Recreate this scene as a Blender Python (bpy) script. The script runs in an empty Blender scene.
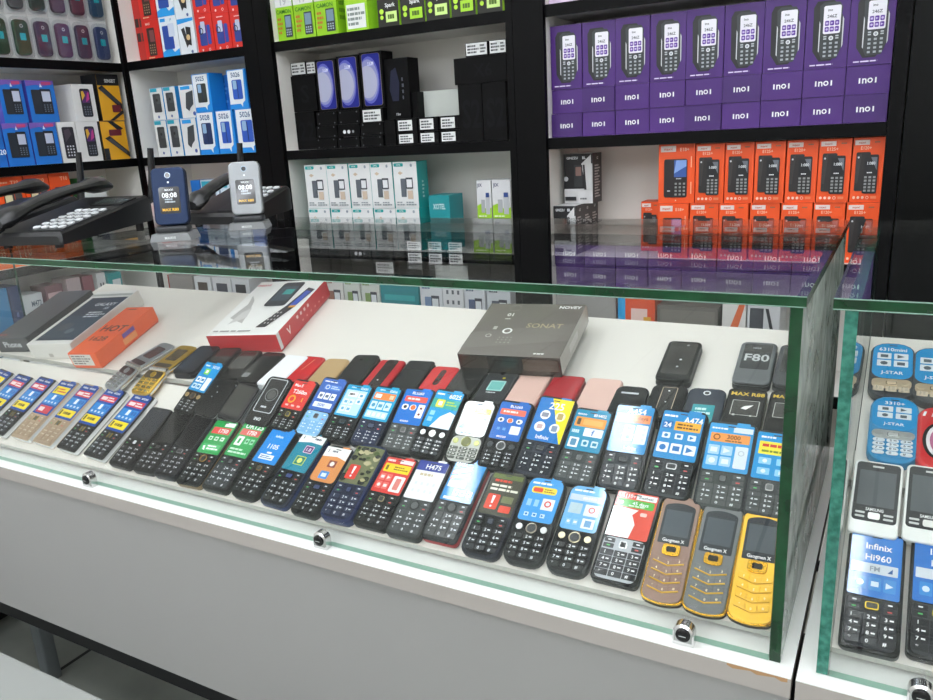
import bpy, math, random
from math import radians, sin, cos, pi, atan2, hypot
from mathutils import Matrix, Vector

random.seed(7)
SC = bpy.context.scene
COL = SC.collection
CZ = 1.28                                   # camera height above the floor

# ------------------------------------------------------------------ camera
F_PX, YAW, PITCH, ROLL = 774.2, 0.51976, 0.27671, -0.05719
_f = Vector((-sin(YAW) * cos(PITCH), cos(YAW) * cos(PITCH), -sin(PITCH)))
_r = Vector((cos(YAW), sin(YAW), 0))
_u = _r.cross(_f)
RT = _r * cos(ROLL) + _u * sin(ROLL)
UP = _u * cos(ROLL) - _r * sin(ROLL)
CAM = Vector((0, 0, CZ))
cd = bpy.data.cameras.new('camera')
cd.sensor_width = 36.0
cd.lens = F_PX / 933 * 36.0
cd.clip_start = 0.02
cam = bpy.data.objects.new('camera', cd)
COL.objects.link(cam)
cam.matrix_world = Matrix(((RT.x, UP.x, -_f.x, 0), (RT.y, UP.y, -_f.y, 0), (RT.z, UP.z, -_f.z, CZ), (0, 0, 0, 1)))
SC.camera = cam


def ray(x, y):
    return RT * ((x - 466.5) / F_PX) - UP * ((y - 350) / F_PX) + _f


def on_plane(x, y, p0, n):
    d = ray(x, y)
    return CAM + d * ((Vector(p0) - CAM).dot(n) / d.dot(n))


def on_y(x, y, Y):
    return on_plane(x, y, (0, Y, 0), Vector((0, 1, 0)))


def on_x(x, y, X):
    return on_plane(x, y, (X, 0, 0), Vector((1, 0, 0)))


def on_z(x, y, Z):
    return on_plane(x, y, (0, 0, Z), Vector((0, 0, 1)))


# ------------------------------------------------------------------ materials
_MC = {}


def lin(h):
    h = h.lstrip('#')
    h = ''.join(c * 2 for c in h) if len(h) == 3 else h
    c = [int(h[i:i + 2], 16) / 255 for i in (0, 2, 4)]
    return tuple(x / 12.92 if x <= 0.04045 else ((x + 0.055) / 1.055) ** 2.4 for x in c) + (1.0,)


def M(h, rough=0.4, metal=0.0, coat=0.0, noise=0.0, nscale=40.0, emit=0.0, bump=0.0, spec=0.5):
    k = (h, rough, metal, coat, noise, nscale, emit, bump, spec)
    if k in _MC:
        return _MC[k]
    m = bpy.data.materials.new('mat_%s_%d' % (h.strip('#'), len(_MC)))
    m.use_nodes = True
    nt = m.node_tree
    b = nt.nodes['Principled BSDF']
    c = lin(h)
    b.inputs['Base Color'].default_value = c
    b.inputs['Roughness'].default_value = rough
    b.inputs['Metallic'].default_value = metal
    b.inputs['Specular IOR Level'].default_value = spec
    if coat:
        b.inputs['Coat Weight'].default_value = coat
        b.inputs['Coat Roughness'].default_value = 0.04
    if noise or bump:
        tc = nt.nodes.new('ShaderNodeTexCoord')
        no = nt.nodes.new('ShaderNodeTexNoise')
        no.inputs['Scale'].default_value = nscale
        no.inputs['Detail'].default_value = 5
        nt.links.new(tc.outputs['Object'], no.inputs['Vector'])
        if noise:
            mx = nt.nodes.new('ShaderNodeMixRGB')
            mx.blend_type = 'MIX'
            mx.inputs[1].default_value = tuple(max(0, x * (1 - noise)) for x in c[:3]) + (1,)
            mx.inputs[2].default_value = tuple(min(1, x * (1 + noise)) for x in c[:3]) + (1,)
            nt.links.new(no.outputs['Fac'], mx.inputs[0])
            nt.links.new(mx.outputs[0], b.inputs['Base Color'])
        if bump:
            bp = nt.nodes.new('ShaderNodeBump')
            bp.inputs['Strength'].default_value = bump
            bp.inputs['Distance'].default_value = 0.002
            nt.links.new(no.outputs['Fac'], bp.inputs['Height'])
            nt.links.new(bp.outputs['Normal'], b.inputs['Normal'])
    if emit:
        b.inputs['Emission Color'].default_value = c
        b.inputs['Emission Strength'].default_value = emit
    _MC[k] = m
    return m


def glass_material(name, tint, f0=0.04, rough=0.0, smear_haze=0.0):
    m = bpy.data.materials.new(name)
    m.use_nodes = True
    nt = m.node_tree
    for n in list(nt.nodes):
        nt.nodes.remove(n)
    out = nt.nodes.new('ShaderNodeOutputMaterial')
    tr = nt.nodes.new('ShaderNodeBsdfTransparent')
    tr.inputs['Color'].default_value = tint
    gl = nt.nodes.new('ShaderNodeBsdfGlossy')
    gl.inputs['Roughness'].default_value = rough
    lw = nt.nodes.new('ShaderNodeLayerWeight')
    lw.inputs['Blend'].default_value = 0.5
    pw = nt.nodes.new('ShaderNodeMath')
    pw.operation = 'POWER'
    pw.inputs[1].default_value = 5.0
    ml = nt.nodes.new('ShaderNodeMath')
    ml.operation = 'MULTIPLY_ADD'
    ml.inputs[1].default_value = 1.0 - f0
    ml.inputs[2].default_value = f0
    mx = nt.nodes.new('ShaderNodeMixShader')
    nt.links.new(lw.outputs['Facing'], pw.inputs[0])
    nt.links.new(pw.outputs[0], ml.inputs[0])
    nt.links.new(ml.outputs[0], mx.inputs['Fac'])
    nt.links.new(tr.outputs[0], mx.inputs[1])
    nt.links.new(gl.outputs[0], mx.inputs[2])
    last = mx.outputs[0]
    if smear_haze:                                  # patchy film: dusty smears plus painted haze in place of the boards' reflections
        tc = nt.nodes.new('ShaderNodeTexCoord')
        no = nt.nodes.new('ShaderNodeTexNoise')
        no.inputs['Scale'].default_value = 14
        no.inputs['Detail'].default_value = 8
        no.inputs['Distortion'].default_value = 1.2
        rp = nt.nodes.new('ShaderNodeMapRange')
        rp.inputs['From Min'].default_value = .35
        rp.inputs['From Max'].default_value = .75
        rp.inputs['To Min'].default_value = smear_haze * .35
        rp.inputs['To Max'].default_value = smear_haze
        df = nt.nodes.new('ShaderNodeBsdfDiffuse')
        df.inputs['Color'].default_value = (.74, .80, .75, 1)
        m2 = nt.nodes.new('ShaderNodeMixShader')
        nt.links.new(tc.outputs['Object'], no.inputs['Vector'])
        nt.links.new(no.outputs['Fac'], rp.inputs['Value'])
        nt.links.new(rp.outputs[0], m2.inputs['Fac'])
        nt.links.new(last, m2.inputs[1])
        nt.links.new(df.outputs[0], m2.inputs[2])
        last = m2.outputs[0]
    nt.links.new(last, out.inputs['Surface'])
    return m


def glass_edge_material(name, col, col2, scale):
    m = bpy.data.materials.new(name)
    m.use_nodes = True
    nt = m.node_tree
    b = nt.nodes['Principled BSDF']
    tc = nt.nodes.new('ShaderNodeTexCoord')
    no = nt.nodes.new('ShaderNodeTexNoise')
    no.inputs['Scale'].default_value = scale
    no.inputs['Detail'].default_value = 6
    cr = nt.nodes.new('ShaderNodeValToRGB')
    cr.color_ramp.elements[0].position = 0.35
    cr.color_ramp.elements[0].color = lin(col)
    cr.color_ramp.elements[1].position = 0.7
    cr.color_ramp.elements[1].color = lin(col2)
    nt.links.new(tc.outputs['Object'], no.inputs['Vector'])
    nt.links.new(no.outputs['Fac'], cr.inputs[0])
    nt.links.new(cr.outputs[0], b.inputs['Base Color'])
    b.inputs['Roughness'].default_value = 0.12
    return m


GLASS = glass_material('clear_glass', (0.985, 0.995, 0.99, 1))
GLASS_SMEAR_HAZE = glass_material('smeared_hazed_glass', (0.97, 0.99, 0.98, 1), smear_haze=.6)
GLASS_EDGE = glass_edge_material('green_glass_edge', '#062c14', '#0b4524', 30)
GLASS_EDGE2 = glass_edge_material('marbled_green_glass_edge', '#1c5a4c', '#3f8573', 160)
GLASS_RIM = M('#86a596', 0.2)
GLASS_FOOT = M('#8fb5a2', 0.3)


# ------------------------------------------------------------------ text
_TC = {}


def text_tris(s):
    """flat triangles of a word, cap height 1, starting at x = 0"""
    if s in _TC:
        return _TC[s]
    c = bpy.data.curves.new('t', 'FONT')
    c.body = s
    c.resolution_u = 2
    c.offset = 0.018
    c.fill_mode = 'FRONT'
    o = bpy.data.objects.new('t', c)
    me = bpy.data.meshes.new_from_object(o)
    vs = [(v.co.x, v.co.y) for v in me.vertices]
    fs = [tuple(p.vertices) for p in me.polygons]
    if not fs and vs:
        fs = []
    bpy.data.objects.remove(o)
    bpy.data.curves.remove(c)
    bpy.data.meshes.remove(me)
    if vs:
        x0 = min(v[0] for v in vs); x1 = max(v[0] for v in vs)
        k = 1 / 0.72
        vs = [((x - x0) * k, y * k) for x, y in vs]
        w = (x1 - x0) * k
    else:
        w = 0
    _TC[s] = (vs, fs, w)
    return _TC[s]


# ------------------------------------------------------------------ mesh builder
def rr(w, h, r, cx=0.0, cy=0.0, n=4, inset=0.0, bt=0.0, bb=0.0, rb=None):
    """rounded rectangle, counter clockwise; bt / bb bulge the top / bottom end, rb another radius for the bottom corners"""
    W = w / 2 - inset
    H = h / 2 - inset
    pts = []
    for k, (sx, sy) in enumerate(((1, 1), (-1, 1), (-1, -1), (1, -1))):
        rad = r if sy > 0 else (r if rb is None else rb)
        rad = max(min(rad - inset, W - 1e-5, H - 1e-5), 1e-5)
        ox, oy = sx * (W - rad), sy * (H - rad)
        for i in range(n + 1):
            a = (k + i / n) * pi / 2
            pts.append([ox + rad * cos(a), oy + rad * sin(a)])
    if bt or bb:
        # extra points along the ends so that the bulge reads as a curve
        q = []
        for i, p in enumerate(pts):
            q.append(p)
            if i == n or i == 3 * n + 2:
                p2 = pts[i + 1]
                for j in range(1, 8):
                    q.append([p[0] + (p2[0] - p[0]) * j / 8, p[1] + (p2[1] - p[1]) * j / 8])
        for p in q:
            e = 1 - (p[0] / W) ** 2
            if p[1] > 0:
                p[1] += bt * e * (p[1] / H) ** 2
            else:
                p[1] -= bb * e * (p[1] / H) ** 2
        pts = q
    return [(x + cx, y + cy) for x, y in pts]


class MB:
    def __init__(s):
        s.v = []; s.f = []; s.mi = []; s.mats = []; s.T = None; s.fl = set()

    def idx(s, mat):
        if mat not in s.mats:
            s.mats.append(mat)
        return s.mats.index(mat)

    def add(s, vs, fs, mat):
        o = len(s.v)
        if s.T is not None:
            vs = [s.T @ Vector(p) for p in vs]
        s.v.extend(tuple(p) for p in vs)
        k = s.idx(mat) if not isinstance(mat, list) else None
        for i, f in enumerate(fs):
            s.f.append(tuple(o + j for j in f))
            s.mi.append(k if k is not None else s.idx(mat[i]))
        return s

    def flat(s, pts, z, mat):
        s.fl.add(len(s.f))
        return s.add([(x, y, z) for x, y in pts], [tuple(range(len(pts)))], mat)

    def box(s, x0, x1, y0, y1, z0, z1, mat, **faces):
        vs = [(x0, y0, z0), (x1, y0, z0), (x1, y1, z0), (x0, y1, z0), (x0, y0, z1), (x1, y0, z1), (x1, y1, z1), (x0, y1, z1)]
        fs = [(0, 3, 2, 1), (4, 5, 6, 7), (0, 1, 5, 4), (2, 3, 7, 6), (1, 2, 6, 5), (3, 0, 4, 7)]
        nm = ['bottom', 'top', 'front', 'back', 'right', 'left']
        return s.add(vs, fs, [faces.get(n, mat) for n in nm])

    def loft(s, loops, mats, capb=True, capt=True):
        """loops of equal length as 3-D points; mats one for each strip, or one for all"""
        n = len(loops[0])
        vs = [p for L in loops for p in L]
        fs = []; ms = []
        for k in range(len(loops) - 1):
            for i in range(n):
                j = (i + 1) % n
                fs.append((k * n + i, k * n + j, (k + 1) * n + j, (k + 1) * n + i))
                ms.append(mats[k] if isinstance(mats, list) else mats)
        if capb:
            s.fl.add(len(s.f) + len(fs)); fs.append(tuple(reversed(range(n)))); ms.append(mats[0] if isinstance(mats, list) else mats)
        if capt:
            s.fl.add(len(s.f) + len(fs)); fs.append(tuple((len(loops) - 1) * n + i for i in range(n))); ms.append(mats[-1] if isinstance(mats, list) else mats)
        return s.add(vs, fs, ms)

    def prism(s, fn, z0, z1, bev, mat, side=None, top=None, steps=2):
        """fn(inset) gives the outline; the upper and lower rims are rounded by bev"""
        side = side or mat; top = top or mat
        L = []; ms = []
        for i in range(steps + 1):
            a = i / steps * pi / 2
            L.append((bev * (1 - sin(a)), z0 + bev * (1 - cos(a))))
        for i in range(steps + 1):
            a = i / steps * pi / 2
            L.append((bev * (1 - cos(a)), z1 - bev * (1 - sin(a))))
        loops = [[(x, y, z) for x, y in fn(ins)] for ins, z in L]
        ms = [mat] * steps + [side] + [mat] * (steps - 1) + [mat]
        ms[-1] = top
        return s.loft(loops, ms)

    def tube(s, pts, r, mat, n=10):
        pts = [Vector(p) for p in pts]
        loops = []
        for i, p in enumerate(pts):
            t = (pts[min(i + 1, len(pts) - 1)] - pts[max(i - 1, 0)]).normalized()
            a = t.orthogonal().normalized() if i == 0 else (a - t * a.dot(t)).normalized()
            b = t.cross(a)
            rad = r[i] if isinstance(r, (list, tuple)) else r
            loops.append([tuple(p + a * rad * cos(2 * pi * k / n) + b * rad * sin(2 * pi * k / n)) for k in range(n)])
        return s.loft(loops, mat)

    def lathe(s, prof, mat, n=20, axis='z', c=(0, 0, 0)):
        loops = []
        for rad, z in prof:
            L = []
            for k in range(n):
                a = 2 * pi * k / n
                p = (rad * cos(a), rad * sin(a), z)
                if axis == 'y':
                    p = (p[0], -p[2], p[1])
                elif axis == 'x':
                    p = (p[2], p[0], p[1])
                L.append((p[0] + c[0], p[1] + c[1], p[2] + c[2]))
            loops.append(L)
        return s.loft(loops, mat)

    def text(s, t, cx, cy, h, z, mat, maxw=None, al='c', tilt=0.0):
        vs, fs, w = text_tris(t)
        if not fs:
            return s
        kx = ky = h
        if maxw and w * kx > maxw:
            kx = maxw / w
        ox = -w * kx / 2 if al == 'c' else (0 if al == 'l' else -w * kx)
        return s.add([(cx + ox + x * kx + y * ky * tilt, cy - h / 2 + y * ky, z) for x, y in vs], fs, mat)

    def build(s, name, parent=None, smooth=32):
        me = bpy.data.meshes.new(name)
        me.from_pydata(s.v, [], s.f)
        for m in s.mats:
            me.materials.append(m)
        me.polygons.foreach_set('material_index', s.mi)
        if smooth:
            me.polygons.foreach_set('use_smooth', [True] * len(s.f))
            me.set_sharp_from_angle(angle=radians(smooth))
            me.polygons.foreach_set('use_smooth', [i not in s.fl for i in range(len(s.f))])
        me.update()
        o = bpy.data.objects.new(name, me)
        COL.objects.link(o)
        if parent is not None:
            o.parent = parent
        return o


def tag(o, label, cat, group=None):
    o['label'] = label
    o['category'] = cat
    if group:
        o['group'] = group
    return o


def empty(name, label, cat, group=None, mat=None, loc=None):
    o = bpy.data.objects.new(name, None)
    o.empty_display_size = 0.02
    COL.objects.link(o)
    if mat is not None:
        o.matrix_world = mat
    if loc is not None:
        o.location = loc
    return tag(o, label, cat, group)


def structure(o):
    o['kind'] = 'structure'
    return o


def share(name, mesh, parent, loc=(0, 0, 0), scale=(1, 1, 1), rot=0.0):
    o = bpy.data.objects.new(name, mesh)
    COL.objects.link(o)
    o.parent = parent
    o.location = loc
    o.scale = scale
    o.rotation_euler = (0, 0, rot)
    return o


ORD = 'first second third fourth fifth sixth seventh eighth ninth tenth eleventh twelfth'.split()

# ------------------------------------------------------------------ printed matter (stickers, box faces)
def K(c, gl):
    return c if not isinstance(c, str) else M(c, gl[0], 0.0, gl[1], spec=gl[2] if len(gl) > 2 else .5)


def draw(mb, T, W, H, items, gl=(0.45, 0.0), z0=0.0002, dz=0.00008):
    """items in 0..1 coordinates of a W x H face whose frame is T (x right, y up, z outwards)"""
    old = mb.T
    mb.T = T if old is None else old @ T
    z = z0
    for it in items:
        z += dz
        k = it[0]
        if k == 'r':
            x0, y0, x1, y1 = it[1] * W, it[2] * H, it[3] * W, it[4] * H
            rad = it[6] * W if len(it) > 6 else 0
            if rad:
                mb.flat(rr(x1 - x0, y1 - y0, rad, (x0 + x1) / 2, (y0 + y1) / 2, 3), z, K(it[5], gl))
            else:
                mb.flat([(x0, y0), (x1, y0), (x1, y1), (x0, y1)], z, K(it[5], gl))
        elif k == 'c':
            mb.flat([(it[1] * W + it[3] * W * cos(2 * pi * i / 16), it[2] * H + it[3] * W * sin(2 * pi * i / 16)) for i in range(16)], z, K(it[4], gl))
        elif k == 'o':
            cx, cy, r1, wd = it[1] * W, it[2] * H, it[3] * W, it[5] * W
            n = 16
            vs = [(cx + r1 * cos(2 * pi * i / n), cy + r1 * sin(2 * pi * i / n), z) for i in range(n)]
            vs += [(cx + (r1 - wd) * cos(2 * pi * i / n), cy + (r1 - wd) * sin(2 * pi * i / n), z) for i in range(n)]
            mb.add(vs, [(i, (i + 1) % n, n + (i + 1) % n, n + i) for i in range(n)], K(it[4], gl))
        elif k == 't':
            mb.text(it[1], it[2] * W, it[3] * H, it[4] * H, z, K(it[5], gl), maxw=(it[6] * W if len(it) > 6 else W * 0.9), al=(it[7] if len(it) > 7 else 'c'))
        elif k == 'p':
            mb.flat([(x * W, y * H) for x, y in it[1]], z, K(it[2], gl))
        elif k == 'g':                      # a grid of tiles: x0 y0 x1 y1 nx ny colour [glyph colour] [fill] [radius]
            x0, y0, x1, y1, nx, ny, c = it[1:8]
            g = it[8] if len(it) > 8 else None
            fill = it[9] if len(it) > 9 else 0.78
            rad = it[10] if len(it) > 10 else 0
            cw, ch = (x1 - x0) / nx * W, (y1 - y0) / ny * H
            for i in range(nx):
                for j in range(ny):
                    cx, cy = x0 * W + (i + .5) * cw, y0 * H + (j + .5) * ch
                    a, b = cw * fill / 2, ch * fill / 2
                    if rad:
                        mb.flat(rr(2 * a, 2 * b, rad * W, cx, cy, 2), z, K(c, gl))
                    else:
                        mb.flat([(cx - a, cy - b), (cx + a, cy - b), (cx + a, cy + b), (cx - a, cy + b)], z, K(c, gl))
                    if g:
                        m = min(a, b) * 0.62
                        if (i + j) % 3 == 0:
                            mb.flat([(cx + m * cos(t * pi / 4), cy + m * sin(t * pi / 4)) for t in range(8)], z + dz, K(g, gl))
                        elif (i + j) % 3 == 1:
                            mb.flat([(cx - m, cy - m * .8), (cx + m, cy - m * .8), (cx + m, cy + m * .8), (cx - m, cy + m * .8)], z + dz, K(g, gl))
                        else:
                            mb.flat([(cx - m, cy - m), (cx + m, cy), (cx - m, cy + m)], z + dz, K(g, gl))
            z += dz
        elif k == 'ln':                     # fine print: x0 y0 x1 y1 lines colour
            x0, y0, x1, y1, n, c = it[1:7]
            for i in range(n):
                yc = y1 - (i + .5) * (y1 - y0) / n
                hh = (y1 - y0) / n * 0.28
                xe = x0 + (x1 - x0) * (1 - 0.45 * ((i * 7 + 3) % 5) / 5)
                xs = x0
                while xs < xe - 1e-6:
                    wl = (x1 - x0) * (0.1 + 0.08 * ((i * 3 + int(xs * 50)) % 3))
                    xb = min(xs + wl, xe)
                    mb.flat([(xs * W, (yc - hh) * H), (xb * W, (yc - hh) * H), (xb * W, (yc + hh) * H), (xs * W, (yc + hh) * H)], z, K(c, gl))
                    xs = xb + (x1 - x0) * 0.035
        elif k == 'ph':                     # a pictured bar phone: x0 y0 x1 y1 body screen keys
            x0, y0, x1, y1, cb, cs, ck = it[1:8]
            w, h = (x1 - x0) * W, (y1 - y0) * H
            cx, cy = (x0 + x1) / 2 * W, (y0 + y1) / 2 * H
            mb.flat(rr(w, h, w * .16, cx, cy, 3), z, K(cb, gl))
            mb.flat(rr(w * .8, h * .4, w * .06, cx, cy + h * .23, 2), z + dz, K(cs, gl))
            mb.flat(rr(w * .22, h * .07, w * .05, cx, cy - h * .06, 2), z + dz, K(ck, gl))
            for i in range(3):
                for j in range(4):
                    kx, ky = cx + (i - 1) * w * .27, cy - h * (.16 + .08 * j)
                    mb.flat([(kx - w * .09, ky - h * .022), (kx + w * .09, ky - h * .022), (kx + w * .09, ky + h * .022), (kx - w * .09, ky + h * .022)], z + dz, K(ck, gl))
            z += dz
    mb.T = old


I4 = Matrix.Identity(4)


def frame(o, x, y, z):
    o, x, y, z = Vector(o), Vector(x), Vector(y), Vector(z)
    return Matrix(((x.x, y.x, z.x, o.x), (x.y, y.y, z.y, o.y), (x.z, y.z, z.z, o.z), (0, 0, 0, 1)))

# ------------------------------------------------------------------ the place
ZT = CZ - 0.1488          # upper face of the glass top
ZD = CZ - 0.5088          # deck of the counter
YD = 0.6861               # face of the front glass
YB = YD + 0.511           # back edge of the glass top
YW = 1.70                 # front faces of the boxes on the back shelves
XW = -2.130               # front faces of the boxes on the side shelves
LV = [CZ + 0.525, CZ + 0.250, CZ - 0.029, CZ - 0.297, CZ - 0.575]   # shelf heights
GT = 0.009                # glass thickness

WALLM = M('#c9c6c0', 0.8, noise=0.04, nscale=6)
o = MB(); o.box(-3.2, 2.6, -5.0, 2.9, -0.05, 0.0, M('#565c58', 0.35, noise=0.25, nscale=7)); floor = structure(o.build('floor'))
# floor tiles: joints cut by a brick texture
fm = bpy.data.materials.new('dark_floor_tile'); fm.use_nodes = True
nt = fm.node_tree; b = nt.nodes['Principled BSDF']
tc = nt.nodes.new('ShaderNodeTexCoord'); br = nt.nodes.new('ShaderNodeTexBrick'); no = nt.nodes.new('ShaderNodeTexNoise')
br.offset = 0.5; br.inputs['Scale'].default_value = 1.0
br.inputs['Brick Width'].default_value = 0.6; br.inputs['Row Height'].default_value = 0.6; br.inputs['Mortar Size'].default_value = 0.006
br.inputs['Color1'].default_value = lin('#c4cac2'); br.inputs['Color2'].default_value = lin('#b4bab2'); br.inputs['Mortar'].default_value = lin('#2c2f2d')
no.inputs['Scale'].default_value = 5; no.inputs['Detail'].default_value = 8
mx = nt.nodes.new('ShaderNodeMixRGB'); mx.blend_type = 'MULTIPLY'; mx.inputs[0].default_value = 0.6
nt.links.new(tc.outputs['Object'], br.inputs['Vector']); nt.links.new(tc.outputs['Object'], no.inputs['Vector'])
nt.links.new(br.outputs['Color'], mx.inputs[1]); nt.links.new(no.outputs['Fac'], mx.inputs[2])
nt.links.new(mx.outputs[0], b.inputs['Base Color']); b.inputs['Roughness'].default_value = 0.4
floor.data.materials[0] = fm
o = MB(); o.box(-3.2, 2.6, 2.0, 2.1, 0, 2.75, WALLM); structure(o.build('wall_back'))
o = MB(); o.box(-2.6, -2.5, -5.0, 2.0, 0, 2.75, WALLM); structure(o.build('wall_left'))
o = MB(); o.box(2.5, 2.6, -5.0, 2.0, 0, 2.75, WALLM); structure(o.build('wall_right'))
o = MB(); o.box(-2.6, 2.6, -5.1, -5.0, 0, 2.75, WALLM); structure(o.build('wall_front'))
o = MB(); o.box(-3.2, 2.6, -5.1, 2.1, 2.75, 2.8, M('#dcdcd8', 0.85, noise=0.03, nscale=9)); structure(o.build('ceiling'))
# black glossy panel that closes the wall past the last shelf bay
o = MB(); o.box(-0.012, 1.2, 1.675, 2.0, 0, 2.75, M('#030404', 0.4, spec=.15)); structure(o.build('wall_panel'))

# ceiling lights: tubes over the counters, plus unseen aisle tubes added to brighten the shelves
NEAR = [(x, -1.0, .36 if x < -2 else 1.12, 'above the counters') for x in (-2.1, -1.43, -0.82, -0.06, 0.62)]  # tube by the side shelves cut short to keep its glare off phones
FAR_FILL = [(x, -4.8, -1.3, 'over the aisle') for x in (-2.2, -1.6, -1.0, -.4, .2, .8, 1.4, 2.0)]
for grp, power in ((NEAR, 16.0), (FAR_FILL, 15.0)):
    for i, (x, ya, yb, wh) in enumerate(grp):
        t = empty('ceiling_light', '%s tubular white ceiling light %s, counted from the side shelves' % (ORD[i], wh), 'light', 'tube lights on the ceiling', loc=(x, (ya + yb) / 2, 2.75))
        q = (yb - ya) / 2
        m = MB(); m.box(-.06, .06, -q, q, -.03, 0, M('#e8e8e8', 0.4)); m.build('housing', t)
        m = MB(); m.prism(lambda ins: rr(.085, 2 * q - .04, .03, 0, 0, 3, ins), -.075, -.0305, .012, M('#f4f8ff', 0.4, emit=power)); m.build('diffuser', t)

# ------------------------------------------------------------------ shelving
BLACK = M('#050506', 0.5, spec=.12)
SHELFW = M('#e9e6e0', 0.6, noise=0.03, nscale=12)


def shelving(name, label, x0, x1, wp0, wp1, T=None, depth=0.165, levels=LV):
    """a bay between x0 and x1 (inner faces); wp0 / wp1 width of its black posts"""
    t = empty(name, label, 'shelving unit', 'tall black and white shelving units', mat=T)
    F = -0.02                                              # front face of the posts, before the boxes
    m = MB(); m.box(x0 - .001, x1 + .001, depth, depth + .012, 0.02, 2.4, SHELFW); m.build('back_panel', t)
    for a, b, w in ((x0 - .016, x0, wp0), (x1, x1 + .016, wp1)):
        m = MB(); m.box(a, b, F + .004, depth, 0, 2.4, SHELFW); sp = m.build('side_panel', t)
        if w:
            c = (a if b == x0 else b)
            q = (b - w, b) if b == x0 else (a, a + w)
            m = MB(); m.box(q[0], q[1], F - .012, F + .0035, 0, 2.4, BLACK); m.build('post', sp)
    for z in levels + [0.32, 0.06]:
        m = MB(); m.box(x0 + .0005, x1 - .0005, F + .006, depth - .0005, z - .02, z, SHELFW); s = m.build('shelf', t)
        m = MB(); m.box(x0 + .0005, x1 - .0005, F - .002, F + .0055, z - .024, z + .0005, BLACK); m.build('edge_strip', s)
    return t


TB = Matrix.Translation((0, YW, 0))
shelving('shelving_unit', 'shelving bay full of purple and orange phone boxes', -0.7175, -0.039, .073, .024, TB)
shelving('shelving_unit', 'shelving bay with lime, black and teal phone boxes', -1.495, -0.808, .049, .0165, TB)
shelving('shelving_unit', 'shelving bay with blue and white boxes by the room corner', -2.080, -1.594, .012, .049, TB)
TL = Matrix.Translation((XW, 0, 0)) @ Matrix.Rotation(pi / 2, 4, 'Z')
shelving('shelving_unit', 'shelving bay on the side wall with blister packs and orange boxes', 0.55, 1.700, .024, 0, TL)

# ------------------------------------------------------------------ counters and glass cases
DECKM = M('#f1f2ee', 0.3, noise=0.02, nscale=3)
PANELM = M('#8f8e8c', 0.45, noise=0.025, nscale=2.5)
BANDM = M('#a09a94', 0.5)
BOARDM = M('#e6e1d8', 0.45, noise=0.02, nscale=20)
SEAM = -0.054


def counter(label, x0, x1):
    t = empty('display_counter', label, 'counter', 'white display counters', loc=(0, 0, 0))
    m = MB(); m.box(x0, x1, YD - .0181, YB + .05, ZD - .001, ZD, DECKM); m.box(x0, x1, YD - .0181, YB + .05, ZD - .022, ZD - .001, BANDM); m.build('deck', t)
    m = MB(); m.box(x0 + .001, x1 - .001, YD - .013, YD + .004, ZD - .303, ZD - .0235, PANELM); m.build('front_panel', t)
    m = MB(); m.box(x0 + .001, x1 - .001, YD - .0125, YD + .006, ZD - .328, ZD - .3035, M('#0c0d0f', 0.6, spec=.2)); m.build('bottom_trim', t)
    m = MB(); m.box(x0 + .02, x1 - .02, YD + .03, YB, ZD - .33, ZD - .31, M('#3a3c3c', 0.7)); m.build('underside', t)
    return t


c1 = counter('long white display counter under the glass case of many phones', -2.07, SEAM)
for x, y in ((-1.79, .915), (-2.0, YB - .02), (-0.15, 1.15), (-0.15, .76)):
    m = MB(); m.prism(lambda ins: rr(.036, .036, .006, x, y, 3, ins), 0, ZD - .331, .002, M('#6d7377', 0.4)); m.build('leg', c1)
c2 = counter('white display counter under the second glass case past the seam', SEAM + .004, 1.05)
for x, y in ((0.1, 1.15), (0.95, 1.15)):
    m = MB(); m.prism(lambda ins: rr(.045, .045, .006, x, y, 3, ins), 0, ZD - .331, .002, M('#6d7377', 0.4)); m.build('leg', c2)
# worn chip in the front edge of the long counter
m = MB(); m.T = frame((0, YD - .01812, 0), (1, 0, 0), (0, 0, 1), (0, -1, 0))
zz0 = ZD - .0012
up = [(-.112 + k * .0055, zz0 - .0006 * ((k * 3) % 3)) for k in range(11)]
dn = [(x, zz0 - .0022 - .0008 * ((k * 7) % 4)) for k, (x, y) in enumerate(up)]
for k in range(10):
    m.flat([dn[k], dn[k + 1], up[k + 1], up[k]], .00005, M('#a5805a', .8))
m.T = None
m.build('worn_edge', c1)


def pane(name, parent, x0, x1, y0, y1, z0, z1, edge=None, **kw):
    edge = edge or GLASS_EDGE
    d = (x1 - x0, y1 - y0, z1 - z0)
    ax = d.index(min(d))
    fm = {}
    for nm, a in (('left', 0), ('right', 0), ('front', 1), ('back', 1), ('bottom', 2), ('top', 2)):
        fm[nm] = GLASS if a == ax else edge
    fm.update(kw)
    m = MB(); m.box(x0, x1, y0, y1, z0, z1, GLASS, **fm)
    return m.build(name, parent, smooth=0)


def case(label, x0, x1, tx0, tx1, edge, lg=None, rg=None):
    t = empty('glass_display_case', label, 'display case', 'glass cases on the counters', loc=(0, 0, 0))
    pane('top_pane', t, tx0, tx1, YD - .002, YB, ZT - GT, ZT, back=GLASS)
    pane('front_pane', t, x0 + .0105, x1 - .0105, YD, YD + GT, ZD + .0005, ZT - GT - .0003, bottom=GLASS_FOOT)
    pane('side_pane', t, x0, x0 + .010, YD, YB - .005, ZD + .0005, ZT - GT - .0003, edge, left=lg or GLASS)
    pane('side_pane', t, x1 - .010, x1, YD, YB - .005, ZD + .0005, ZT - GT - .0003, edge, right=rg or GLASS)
    # ground arrises catch the light along the rims of the top
    m = MB(); m.tube([(tx0, YD - .0022, ZT), (tx1, YD - .0022, ZT)], .0006, GLASS_RIM, 5); m.tube([(tx0, YD - .0022, ZT - GT), (tx1, YD - .0022, ZT - GT)], .0006, GLASS_RIM, 5)
    m.build('polished_rim', t)
    return t


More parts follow.
